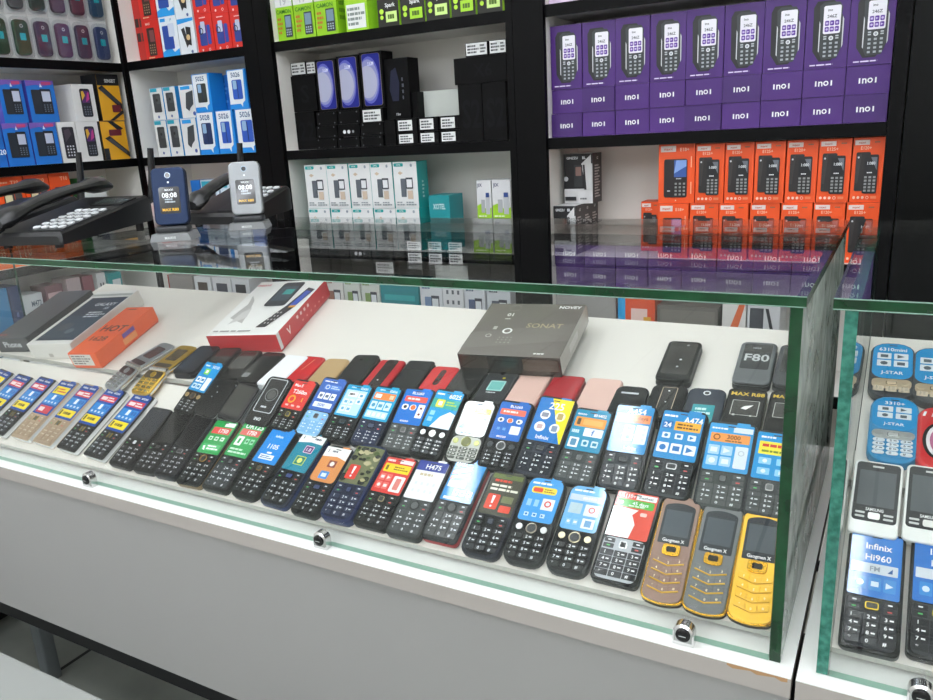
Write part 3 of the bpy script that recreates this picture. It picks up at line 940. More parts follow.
FRONT = [
 ('mobile_phone', 'plain black phone with dark grey screen beside the chrome-sided phones', (117, 466, 163, 408),
  dict(screen='#2b2e33', scr=.12, kc='#111315', ks='sep', nav='square', nc='#4a4d50', ni='#c9ccd0')),
 ('mobile_phone', 'slim black phone with glossy black screen, second of three black screens', (142, 472, 184, 411),
  dict(w=.047, screen='#0a0b0d', kc='#111315', ks='oval', nav='rect', nc='#2a2c2f')),
 ('mobile_phone', 'black phone with large black screen and white outlined button beside green sticker', (163, 477, 206, 414),
  dict(w=.046, screen='#0b0c10', kc='#14171c', ks='sep', nav='rect', nc='#e6e6e6', ni='#14171c', body='#14181f')),
 ('mobile_phone', 'black phone with green sticker, red banner and gold ring button', (187, 485, 229, 420),
  dict(base='#1d9a48', side='#7a6644', items=[('r', .5, .84, .95, .96, '#eef5ee'), ('r', .08, .6, .9, .8, '#d9534c'), ('t', '1750', .6, .7, .12, WH), ('g', .1, .36, .9, .55, 3, 1, '#d7f0dd', '#1d9a48', .6), ('r', .1, .08, .9, .28, '#46b36a'), ('p', [(.14, .2), (.2, .1), (.28, .08), (.22, .22)], WH), ('ln', .34, .1, .86, .26, 2, WH)],
       nav='ring', nc='#c79a4e', kc='#131416')),
 ('mobile_phone', 'black phone with green sticker showing white battery icon and grey flat keys', (212, 490, 259, 421),
  dict(base='#1f9d4b', items=[('t', 'UR125', .55, .88, .15, WH, .8), ('r', .08, .6, .95, .78, '#d9625a'), ('t', '1750', .6, .69, .11, WH), ('r', .12, .3, .42, .56, '#f1f6f1', .03), ('r', .22, .36, .32, .5, '#1f9d4b'), ('g', .5, .34, .95, .55, 2, 1, '#8fd0a4', '#2a7a45', .7), ('ln', .1, .06, .9, .24, 2, '#bfe6cc')],
       ks='flat', kc='#3a3d40', plate='#1c1d1f', nav='square', nc='#3a3d40')),
 ('mobile_phone', 'black phone with plain blue sticker and gold square button', (241, 496, 287, 428),
  dict(base='#1186da', r=.011, items=[('t', 'Infinix', .5, .78, .07, WH, .5), ('t', '1105', .5, .48, .13, WH, .6), ('r', .18, .1, .78, .24, '#e8f2fa'), ('ln', .22, .12, .74, .22, 2, '#3b6f9f'), ('r', .4, .27, .6, .32, WH)],
       nav='square', nc='#c2a15c', bb=.003, kc='#151617')),
 ('mobile_phone', 'navy-edged phone with teal sticker, purple and green badges, white top', (270, 505, 318, 434),
  dict(base='#0d7f97', side='#1d2f5e', body='#1a2235', items=[('r', 0, .82, 1, 1, '#f2f4f4'), ('p', [(0, .82), (1, .82), (1, .78), (.5, .8), (0, .74)], '#f2f4f4'), ('t', 'I', .14, .9, .09, '#223'), ('ln', .6, .86, .95, .95, 1, '#556'), ('r', .42, .5, .78, .7, '#d5b6d0', .03), ('r', .45, .52, .75, .68, '#5b2f6b', .02), ('t', '1.8', .6, .6, .09, '#e8d8ee', .25), ('r', .32, .16, .72, .4, '#b7cf58', .03), ('r', .35, .18, .69, .38, '#2f7d6a', .02), ('c', .52, .28, .1, '#d9e07a')],
       nav='rect', nc='#1f2e63', ni='#23366f', kc='#131517', r=.009)),
 ('mobile_phone', 'black phone with orange and white sticker carrying two small square icons', (302, 513, 341, 448),
  dict(base='#d98d4e', w=.048, l=.115, items=[('r', 0, .78, 1, 1, '#f0efec'), ('p', [(0, .78), (1, .78), (1, .66), (.6, .74), (0, .7)], '#f0efec'), ('t', 'I', .14, .88, .1, '#223'), ('ln', .3, .83, .6, .92, 1, '#667'), ('r', .4, .42, .72, .62, '#8c4a3e', .03), ('c', .56, .52, .09, '#f0e6e0'), ('r', .3, .08, .66, .3, '#4f8fd6', .03), ('r', .38, .14, .58, .24, '#dcecfb')],
       nav='rect', nc='#26345f', ni='#26345f', kc='#131416', r=.010, srad=.006)),
 ('mobile_phone', 'rugged navy phone with camouflage sticker and red warning square', (333, 520, 373, 446),
  dict(base='#6f7350', w=.052, t=.015, body='#18244a', side='#1a2a5c', items=CAMO + [('r', .14, .1, .52, .48, '#d8392e', .05), ('p', [(.29, .44), (.38, .44), (.36, .24), (.31, .24)], WH), ('c', .335, .18, .035, WH)],
       nav='square', nc='#2a3a78', ni='#1b2654', kc='#1b2340', plate='#121a33', r=.011, bt=.002, tab=False)),
 ('mobile_phone', 'black phone with red sticker, yellow label and white outlined square button', (367, 527, 404, 457),
  dict(base='#d73a34', w=.052, items=[('r', .5, .86, .95, .97, '#f3dcdc'), ('ln', .06, .86, .42, .96, 1, '#f3dcdc'), ('r', .06, .58, .94, .82, '#f3d21d', .02), ('r', .12, .63, .2, .77, '#7a6a10'), ('ln', .4, .64, .88, .77, 2, '#8a6a00'), ('g', .06, .08, .5, .54, 2, 2, '#e66a62', '#f6dcd9', .85, .02), ('r', .56, .06, .94, .5, '#f4f1ee', .04), ('r', .66, .12, .84, .44, '#dd8078', .03)],
       nav='square', nc='#e9dcae', ni='#1a1a1c', kc='#121315', ks='oval')),
 ('mobile_phone', 'grey-keyed phone with white sticker under a navy heading strip', (401, 537, 436, 460),
  dict(base='#f1f2f5', items=[('r', 0, .74, 1, 1, '#2c3c92'), ('t', 'H475', .55, .86, .13, WH, .6), ('ln', .2, .58, .8, .7, 1, '#c9b99a'), ('g', .1, .12, .9, .5, 4, 2, '#dfe2e8', None, .4)],
       ks='flat', kc='#4a4d4d', plate='#3a3d3d', body='#2a2c2c', nav='ring', nc='#5a5d5d', ni='#4a4d4d')),
 ('mobile_phone', 'grey-keyed phone with red side and blue sticker striped orange', (437, 542, 474, 459),
  dict(base='#1e86c8', w=.051, l=.123, side='#9c1f26', items=[('t', 'Q332', .22, .9, .1, WH, .35), ('p', [(.05, .62), (.05, .72), (.6, .86), (.6, .74)], '#e0643a'), ('p', [(.05, .5), (.05, .57), (.6, .7), (.6, .63)], '#e98a62'), ('r', .06, .32, .62, .48, '#cfe4f3', .02), ('g', .3, .12, .95, .3, 3, 1, '#eaf4fb', '#2a6fa5', .78, .02), ('r', .1, .03, .6, .09, '#d8ebf8')],
       ks='flat', kc='#484a49', plate='#343636', body='#26282a', nav='ring', nc='#5e605f', ni='#484a49')),
 ('mobile_phone', 'dark navy phone with camouflage and red sticker beside round-topped blue one', (477, 556, 511, 472),
  dict(base='#3a3a2a', w=.051, items=[('r', .05, .86, .95, .97, '#5c6a34'), ('ln', .15, .76, .85, .86, 1, '#d8442c'), ('ln', .1, .55, .95, .74, 2, '#e7e3d2'), ('r', .12, .12, .5, .48, '#d8442c', .05), ('p', [(.27, .44), (.36, .44), (.34, .26), (.29, .26)], WH), ('c', .315, .19, .03, WH), ('r', .58, .08, .92, .24, '#d8442c', .03), ('r', .56, .3, .9, .46, '#6a6f4a', .02)],
       nav='square', nc='#2b3040', ni='#1d2230', kc='#15171d', body='#191d28', ks='oval', r=.012)),
 ('mobile_phone', 'rounded black phone with blue sticker and yellow-red pill label', (520, 564, 549, 477),
  dict(base='#3f9adf', r=.015, srad=.010, srb=.004, items=[('ln', .1, .84, .9, .92, 1, '#e8f2fb'), ('r', .14, .64, .86, .8, '#f4d63a', .07), ('r', .18, .67, .46, .77, '#d8442c', .04), ('ln', .5, .67, .8, .77, 2, '#8a6b10'), ('r', .55, .28, .9, .54, '#e4e9f2', .02), ('o', .72, .42, .1, '#d8442c', .04), ('g', .08, .28, .5, .54, 2, 1, '#8fc6ef', None, .6), ('g', .1, .06, .8, .22, 3, 1, '#bfe0f7', '#2a78b8', .55)],
       nav='ring', nc='#c9bfae', ni='#26282a', soft='round', rc='#d9d9d9', kc='#1b1d1d', ks='oval', body='#222526', nr=.007)),
 ('mobile_phone', 'rounded black phone with pale blue sticker and cream ring button', (564, 574, 591, 485),
  dict(base='#6db0e6', r=.015, srad=.010, srb=.004, items=[('ln', .1, .86, .9, .93, 1, '#e8f2fb'), ('r', .04, .66, .96, .8, '#c6d3de', .02), ('ln', .4, .68, .9, .78, 1, '#e8f0f6'), ('r', .1, .36, .45, .6, '#b6cdd6', .02), ('r', .53, .34, .92, .6, '#dde3ef', .02), ('o', .73, .48, .09, '#e06a64', .03), ('g', .1, .08, .48, .26, 2, 1, '#8cc3f0', '#f0f7fc', .7), ('r', .56, .06, .9, .28, '#e9f1f8', .02), ('r', .64, .1, .82, .24, '#6b9dc9')],
       nav='ring', nc='#e3d6b6', ni='#26282a', soft='round', rc='#e9d9b4', kc='#1b1d1d', ks='oval', body='#222526', nr=.0072)),
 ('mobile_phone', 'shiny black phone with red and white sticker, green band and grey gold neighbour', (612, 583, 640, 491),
  dict(base='#d8432f', w=.054, items=[('t', 'U6110+', .25, .91, .085, '#f7dcd6', .42), ('r', .48, .85, .97, .97, WH), ('t', 'maxbest', .72, .91, .06, '#555', .42), ('r', .05, .66, .95, .83, '#4fae3f', .04), ('t', '45 days', .62, .76, .075, WH, .6), ('ln', .35, .67, .88, .72, 1, '#dff0da'), ('c', .16, .74, .05, WH), ('p', [(0, 0), (.56, 0), (.62, .3), (.5, .5), (.62, .62), (0, .64)], '#f4f3f2'), ('r', .68, .5, .84, .58, '#f2c0b6', .03)],  # white lower area is lamp glare painted on the red sticker
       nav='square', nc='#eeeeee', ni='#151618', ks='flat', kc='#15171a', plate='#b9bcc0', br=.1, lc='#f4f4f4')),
]
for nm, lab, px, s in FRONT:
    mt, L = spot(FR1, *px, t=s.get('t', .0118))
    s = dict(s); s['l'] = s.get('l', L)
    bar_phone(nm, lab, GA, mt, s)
for lab, px, face in (('brown bowed luxury phone with gold chevron key rules', (661, 600, 682, 499), '#8a6f62'),
                      ('grey bowed luxury phone with gold chevron key rules', (703, 609, 724, 508), '#6a6c6c'),
                      ('all-gold bowed luxury phone at the glass corner of the case', (750, 620, 765, 513), '#e3b23c')):
    mt, L = spot(FR1, *px)
    gold_phone(lab, GA, mt, face, None)

# --- the second row
YS0 = -.075
SECOND = [
 ('bar', 'black phone with cyan sticker standing proud across the board step by the gold slider', (176, 418, 218, 362),
  dict(base='#1591d3', w=.046, l=.118, items=[('t', '5010', .72, .88, .1, WH, .4), ('ln', .1, .84, .45, .92, 1, WH), ('r', .25, .58, .55, .78, '#7ccf4a', .03), ('r', .33, .63, .47, .73, '#f2fae8'), ('g', .08, .28, .6, .5, 2, 1, WH, '#2a7fb4', .86, .02), ('g', .08, .06, .6, .26, 2, 1, '#d6ecf8', '#2a7fb4', .86, .02), ('r', .66, .06, .94, .5, '#f0f6fa', .02)],
       nav='ring', nc='#8a6a45', ni='#1d1d1f', soft='round', rc='#b79a6a', kc='#121315')),
 ('flip', 'closed glossy black flip phone with three tiny dots and silver spine', (198, 420, 228, 381),
  dict(l=.086, body='#101113', side='#8d9093', sm=.6, parts=[('outer_display', [('r', .12, .2, .88, .9, '#090a0c', .06)]), ('camera_lens', [('c', .3, .8, .03, '#c9ccd0'), ('c', .45, .66, .025, '#b9bcc0'), ('c', .35, .52, .025, '#9b9ea2')])])),
 ('flip', 'closed glossy black flip phone with large smoky lid, no dots', (222, 423, 251, 384),
  dict(l=.086, body='#1a1b1d', side='#8d9093', sm=.6, parts=[('outer_display', [('r', .1, .12, .9, .92, '#33332f', .08)]), ('camera_lens', [('c', .62, .86, .03, '#77797c')])])),
 ('flip', 'black flip phone with silver outlined lid and oval emblem', (256, 421, 282, 377),
  dict(l=.094, body='#131416', parts=[('outer_display', [('r', .12, .26, .88, .95, '#b9bcc0', .07), ('r', .15, .275, .85, .935, '#1c1e20', .06), ('o', .52, .62, .24, '#77797a', .03), ('c', .52, .62, .17, '#4b4c4a'), ('ln', .36, .34, .66, .4, 1, '#c9ccd0')]), ('logo', [('t', 'INO', .5, .13, .06, '#eef0f2', .3)])])),
 ('bar', 'black phone with red sticker, orange emblem and yellow outlined button', (282, 424, 308, 380),
  dict(base='#d8342f', w=.048, items=[('t', 'Max.5', .3, .84, .1, WH, .5), ('t', 'T260m', .5, .62, .14, WH, .85), ('c', .3, .34, .17, '#f0a12e'), ('c', .3, .34, .1, '#d8342f'), ('t', '1', .78, .36, .14, '#f0c23a'), ('g', .08, .06, .92, .18, 3, 1, '#f0b8b2', None, .5)],
       nav='square', nc='#e6cf5a', ni='#1c1c1e', kc='#111214')),
 ('bar', 'phone with royal blue sticker, three white tiles and pale blue keypad', (308, 430, 338, 378),
  dict(base='#2f5fb4', w=.050, items=[('ln', .1, .88, .9, .95, 1, WH), ('r', .2, .66, .92, .82, '#4a7fd0', .05), ('o', .34, .74, .09, WH, .025), ('ln', .5, .69, .88, .8, 2, '#c9dcf5'), ('g', .12, .34, .9, .58, 3, 1, WH, '#5a6a86', .85, .02), ('r', .12, .1, .9, .26, '#e9f0fa', .03), ('t', '3500', .45, .18, .09, '#2f5fb4', .5)],
       nav='square', nc='#c9ccd0', ni='#23262b', kc='#7fb4dc', plate='#8fbfe2', lc='#f2f6fa', ks='flat', body='#20242b')),
 ('bar', 'black phone with cyan sticker bearing white screen picture, black keys', (333, 440, 362, 384),
  dict(base='#1b9fd0', w=.049, items=[('t', 'Infinix', .3, .93, .05, WH, .4), ('t', 'E2020', .75, .92, .07, WH, .4), ('r', .07, .06, .93, .84, '#bfe1f2', .02), ('r', .2, .62, .6, .78, WH), ('ln', .24, .65, .56, .76, 1, '#333'), ('g', .62, .4, .9, .78, 1, 2, WH, '#5aa3c9', .85), ('g', .12, .12, .6, .56, 2, 2, '#e6f3fa', '#6fb2d6', .85)],
       nav='rect', nc='#1f4a5c', ni='#14181c', kc='#101215')),
 ('bar', 'navy-keyed phone with cyan sticker and orange banner', (360, 448, 391, 386.5),
  dict(base='#1ba3d2', w=.049, items=[('t', 'Infinix', .3, .93, .05, WH, .4), ('t', 'E2026', .75, .92, .07, WH, .4), ('r', .06, .62, .92, .84, '#ee8440', .02), ('r', .12, .67, .36, .79, WH), ('r', .7, .67, .86, .79, '#f7c9a2'), ('g', .06, .3, .92, .58, 3, 1, '#cfeaf5', '#4d9fc2', .86, .02), ('r', .06, .06, .92, .27, '#bfe3f1'), ('g', .1, .08, .88, .25, 4, 1, '#eef8fc', None, .7)],
       nav='rect', nc='#1c2c55', ni='#1c2540', kc='#1d2742', plate='#141b30', body='#161c2e', ks='flat')),
 ('bar', 'grey-keyed phone with bright blue sticker, red pill banner and silver square button', (393, 455, 421, 388),
  dict(base='#0f6fcb', w=.051, items=[('t', 'BL5260', .5, .9, .08, WH, .6), ('r', .1, .64, .92, .8, '#e8564a', .04), ('ln', .2, .68, .84, .77, 1, '#fbe3df'), ('g', .08, .38, .66, .58, 2, 1, WH, '#2a2f36', .82, .08), ('c', .52, .48, .09, '#e8703c'), ('r', .7, .2, .94, .58, '#eef4fa', .02), ('g', .7, .22, .94, .56, 1, 2, '#ffffff', '#7a3c3c', .7), ('t', 'excoo', .4, .09, .07, WH, .4)],
       nav='square', nc='#d9d9d6', ni='#4a4c4a', ks='flat', kc='#5a5d5c', plate='#3c3f3f', body='#2b2d2e')),
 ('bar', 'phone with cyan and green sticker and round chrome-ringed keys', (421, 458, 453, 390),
  dict(base='#179ad6', w=.050, items=[('ln', .06, .87, .42, .95, 1, WH), ('t', '6025', .74, .88, .12, WH, .45), ('r', 0, .52, 1, .78, '#35a79c'), ('r', .16, .55, .46, .76, '#e4d84a', .04), ('r', .24, .6, .38, .71, WH), ('ln', .52, .6, .9, .74, 2, '#a9d24a'), ('p', [(.28, 0), (1, 0), (1, .4), (.78, .46), (.5, .3)], '#f4f6f7'), ('g', .06, .12, .3, .46, 1, 2, '#8fd0ec', None, .7)],  # white lower corner paints the lamp's glare into the sticker
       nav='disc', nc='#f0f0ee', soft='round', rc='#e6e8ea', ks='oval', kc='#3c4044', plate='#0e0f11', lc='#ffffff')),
 ('bar', 'phone with rounded white sticker, yellow label and olive ring button', (459, 462, 482, 400),
  dict(base='#f0f3f5', r=.010, srad=.007, w=.051, l=.112, items=[('t', 'EXPOK', .5, .9, .06, '#4a7fc0', .4), ('r', .4, .64, .95, .82, '#f6d724', .05), ('ln', .5, .67, .9, .79, 2, '#4a4210'), ('t', 'T', .2, .72, .12, '#3c6ab0'), ('p', [(.08, .2), (.3, .56), (.36, .2)], '#9fd3ee'), ('g', .42, .14, .94, .58, 3, 3, '#cfe2f0', '#8fb2cc', .84, .02), ('ln', .2, .04, .8, .1, 1, '#5a8fc9')],
       nav='ring', nc='#a9ab5e', ni='#6c6e44', soft='round', rc='#b7ba7a', kc='#5c6058', plate='#c3c4bd', lc='#f4f4ee', nr=.0072, side='#2a2c2c')),
 ('bar', 'black phone with deep blue sticker, red pill label and white ring button', (493, 467, 518, 401),
  dict(base='#0d63be', w=.050, l=.115, items=[('t', 'BL5260', .55, .9, .075, WH, .6), ('r', .08, .66, .92, .82, '#ea6a52', .04), ('ln', .18, .7, .84, .79, 1, '#fbe3df'), ('g', .04, .42, .96, .6, 3, 1, '#eef4fb', '#2d3a50', .7, .1), ('c', .5, .51, .08, '#e2683a'), ('r', .6, .16, .92, .38, '#dfe9f4', .03), ('g', .12, .2, .5, .34, 2, 1, '#5a9ee0', None, .5), ('t', 'excoo', .4, .08, .07, WH, .4)],
       nav='ring', nc='#d9dbdc', ni='#1c1e20', soft='round', rc='#33363a', kc='#17191b', ks='oval')),
 ('bar', 'navy-keyed phone with diagonal blue and yellow sticker and four white circles', (530, 474, 560, 397),
  dict(base='#1672c0', w=.053, l=.122, items=[('p', [(.36, 1), (1, 1), (1, 0), (.96, 0)], '#f7dd1f'), ('t', '225', .55, .83, .16, '#e8eef2', .7), ('c', .3, .6, .15, '#f0f3f5'), ('c', .75, .6, .15, '#f4edc8'), ('c', .26, .32, .16, '#f0f3f5'), ('c', .7, .32, .15, '#e9efe6'), ('r', .2, .55, .4, .65, '#8a8fa0', .02), ('r', .18, .27, .34, .37, '#c2a8a8', .02), ('r', .67, .53, .83, .67, '#b39a5a', .03), ('r', .62, .25, .78, .38, '#7f8fa8', .02), ('t', 'Infinix', .45, .09, .085, WH, .5)],
       ks='flat', kc='#151a24', plate='#232936', nav='rect', nc='#151a24', ni='#10141c', body='#10141c')),
 ('bar', 'grey-keyed phone with teal sticker, orange banner and white social icons', (571, 480, 596, 409),
  dict(base='#1288b0', w=.052, l=.116, items=[('t', 'excoo', .2, .9, .06, WH, .3), ('t', 'BH402', .72, .9, .075, WH, .45), ('r', .06, .58, .94, .82, '#e8963c', .03), ('r', .12, .62, .22, .78, '#5a4a32', .02), ('r', .3, .63, .86, .77, '#f0ab5a'), ('r', .4, .36, .94, .56, '#e8f0f5', .02), ('t', 'f', .66, .46, .14, '#2a62b0'), ('r', .06, .06, .34, .3, '#e8f0f5', .02), ('r', .12, .1, .28, .26, '#4d86a8', .03), ('g', .4, .08, .94, .3, 2, 1, '#bfdfeb', '#1a7fa3', .7, .02), ('ln', .06, .38, .34, .52, 1, '#bfe0ec')],
       ks='flat', kc='#4c504f', plate='#35393a', nav='square', nc='#585c5b', ni='#4c504f', body='#26292b')),
 ('bar', 'glossy black phone with blue sticker, orange banner and four white tiles', (617, 486, 637, 404),
  dict(base='#1485c4', w=.053, l=.122, items=[('t', 'A454', .55, .89, .12, WH, .5), ('r', .04, .64, .96, .82, '#e98a50', .02), ('o', .16, .73, .08, '#8a4a22', .025), ('t', '40 days', .64, .75, .085, '#7a3a1a', .55), ('ln', .42, .65, .9, .69, 1, '#8a4a2a'), ('g', .3, .24, .62, .6, 1, 2, WH, '#3a86bc', .84, .02), ('r', .64, .2, .95, .6, '#f0f4f6', .03), ('g', .68, .24, .92, .56, 2, 3, '#cfd6dc', None, .6), ('t', 'Infinix', .6, .1, .07, '#d8ecf8', .4)],
       ks='flat', kc='#14171b', plate='#303439', br=.12, nav='rect', nc='#2c2f33', ni='#101215', lc='#f4f4f4')),
 ('bar', 'glossy black phone with blue sticker and yellow banner above six white tiles', (665, 492, 686, 410),
  dict(base='#1584c4', w=.056, l=.121, items=[('ln', .04, .86, .5, .93, 1, WH), ('t', 'A474', .75, .84, .13, WH, .45), ('r', .04, .62, .3, .78, '#1a6aa8', .03), ('t', '24', .17, .7, .1, WH, .2), ('r', .34, .6, .96, .79, '#f0a92c', .02), ('ln', .4, .63, .9, .76, 2, '#5a3a08'), ('g', .04, .38, .96, .57, 3, 1, '#dcebf5', '#1c6ea8', .62, .02), ('g', .02, .1, .98, .34, 3, 1, '#eaf2f8', '#2a6fb0', .84, .02)],
       ks='flat', kc='#15181c', plate='#2f3337', br=.12, nav='rect', nc='#e3e4e4', ni='#101215', lc='#f4f4f4')),
 ('bar', 'grey-keyed phone with sky blue sticker and orange banner, pale tiles below', (718, 506, 733, 422),
  dict(base='#3a9bd8', w=.056, l=.120, items=[('ln', .06, .86, .55, .92, 1, WH), ('r', .55, .83, .98, .94, '#dfeaf3'), ('r', .06, .6, .94, .79, '#ee9a4c', .02), ('o', .2, .7, .08, '#6a4020', .025), ('t', '3000', .58, .72, .09, '#6a3c1c', .4), ('ln', .4, .61, .9, .66, 1, '#8a5a32'), ('g', .04, .08, .62, .54, 2, 2, '#a9d2ef', '#e6f3fb', .86, .02), ('r', .66, .08, .94, .54, '#dfe9f2', .03), ('o', .8, .4, .07, '#b7c3cc', .02)],
       ks='flat', kc='#515452', plate='#3a3e3d', nav='square', nc='#5a5d5b', ni='#515452', body='#25282a')),
 ('bar', 'grey-keyed phone with blue sticker and yellow label against the side glass', (766, 508, 779, 431),
  dict(base='#1b93d4', w=.049, l=.112, items=[('ln', .1, .86, .6, .93, 1, WH), ('r', .08, .52, .94, .8, '#f2e23a', .02), ('ln', .16, .66, .8, .77, 1, '#d23a2a'), ('ln', .16, .55, .84, .63, 1, '#7a8a1a'), ('g', .06, .28, .94, .48, 2, 1, '#8fd0f0', '#eaf6fc', .7, .02), ('g', .06, .06, .94, .26, 2, 1, '#8fd0f0', '#eaf6fc', .7, .02)],
       ks='flat', kc='#4c4f4e', plate='#36393a', nav='square', nc='#d9d9d6', ni='#4c4f4e', body='#25282a')),
]
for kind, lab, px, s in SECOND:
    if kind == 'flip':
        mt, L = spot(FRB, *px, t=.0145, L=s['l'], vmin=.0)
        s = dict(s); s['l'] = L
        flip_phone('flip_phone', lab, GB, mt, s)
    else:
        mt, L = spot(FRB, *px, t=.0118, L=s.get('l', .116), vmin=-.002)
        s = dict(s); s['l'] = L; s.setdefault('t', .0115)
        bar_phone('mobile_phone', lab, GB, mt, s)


# --- open flip phones bent over the step
def bent_flip(label, mat, col, dark, key):
    """opened clamshell; the root lies at the hinge, the screen half on the upper board, the keypad half on the lower one"""
    root = empty('flip_phone', label, 'mobile phone', GC, mat=mat)
    w = .048
    C1, C2 = M(col, .3, .8), M('#e2e0da', .25, .9)
    m = MB(); m.prism(lambda i: rr(w, .074, .009, 0, .0385, 4, i, .002, 0, rb=.004), .0, .0085, .0025, C1, C2); up = m.build('screen_half', root)
    m = MB(); m.prism(lambda i: rr(w * .56, .036, .004, 0, .044, 4, i), 0, .0005, .0002, M(dark, .1, 0, 0)); sc = m.build('screen', up); sc.location = (0, 0, .0085)
    m = MB(); m.prism(lambda i: rr(w * .8, .011, .004, 0, .0105, 4, i), 0, .0005, .0002, M(dark, .3, .3)); sp = m.build('speaker_panel', up); sp.location = (0, 0, .0085)
    m = MB(); m.tube([(-w / 2 + .002, 0, .0055), (w / 2 - .002, 0, .0055)], .0052, C2, 14); m.build('hinge', root)
    m = MB(); m.prism(lambda i: rr(w, .054, .009, 0, -.0285, 4, i, 0, .002, ), -.0005, .0085, .0025, C1, C2); lo = m.build('keypad_half', root)
    lo.rotation_euler = (radians(15), 0, 0)
    m = MB(); m.prism(lambda i: rr(w * .86, .016, .005, 0, -.0125, 4, i), 0, .0006, .0003, M(dark, .3, .4)); np_ = m.build('nav_panel', lo); np_.location = (0, 0, .0085)
    m = MB(); m.lathe([(.0062, 0), (.0062, .0008), (.005, .0012)], C1, 18, 'z', (0, -.0125, .0006)); m.build('nav_button', np_)
    for j in range(4):
        for i in range(3):
            share('key', key_mesh('metal', CH12[j * 3 + i], key, '#3c3a34'), lo, ((i - 1) * .0138, -.0245 - j * .008, .0085), (1.05, 1.0, 1))
    return root


for lab, px, c in (('silver flip phone lying open across the board step', (134, 366, 171, 346), ('#b4b6b9', '#4b2f30', '#c9cbce')),
                   ('gold flip phone lying open across the board step', (160, 370, 190, 347.5), ('#cfa63c', '#4a3a22', '#e0c05a'))):
    mt, L = spot(FR2, *px, t=.0085, damp=.75, dz=.004)
    bent_flip(lab, mt @ Matrix.Translation((0, -L / 2 - .001, .0)), *c)

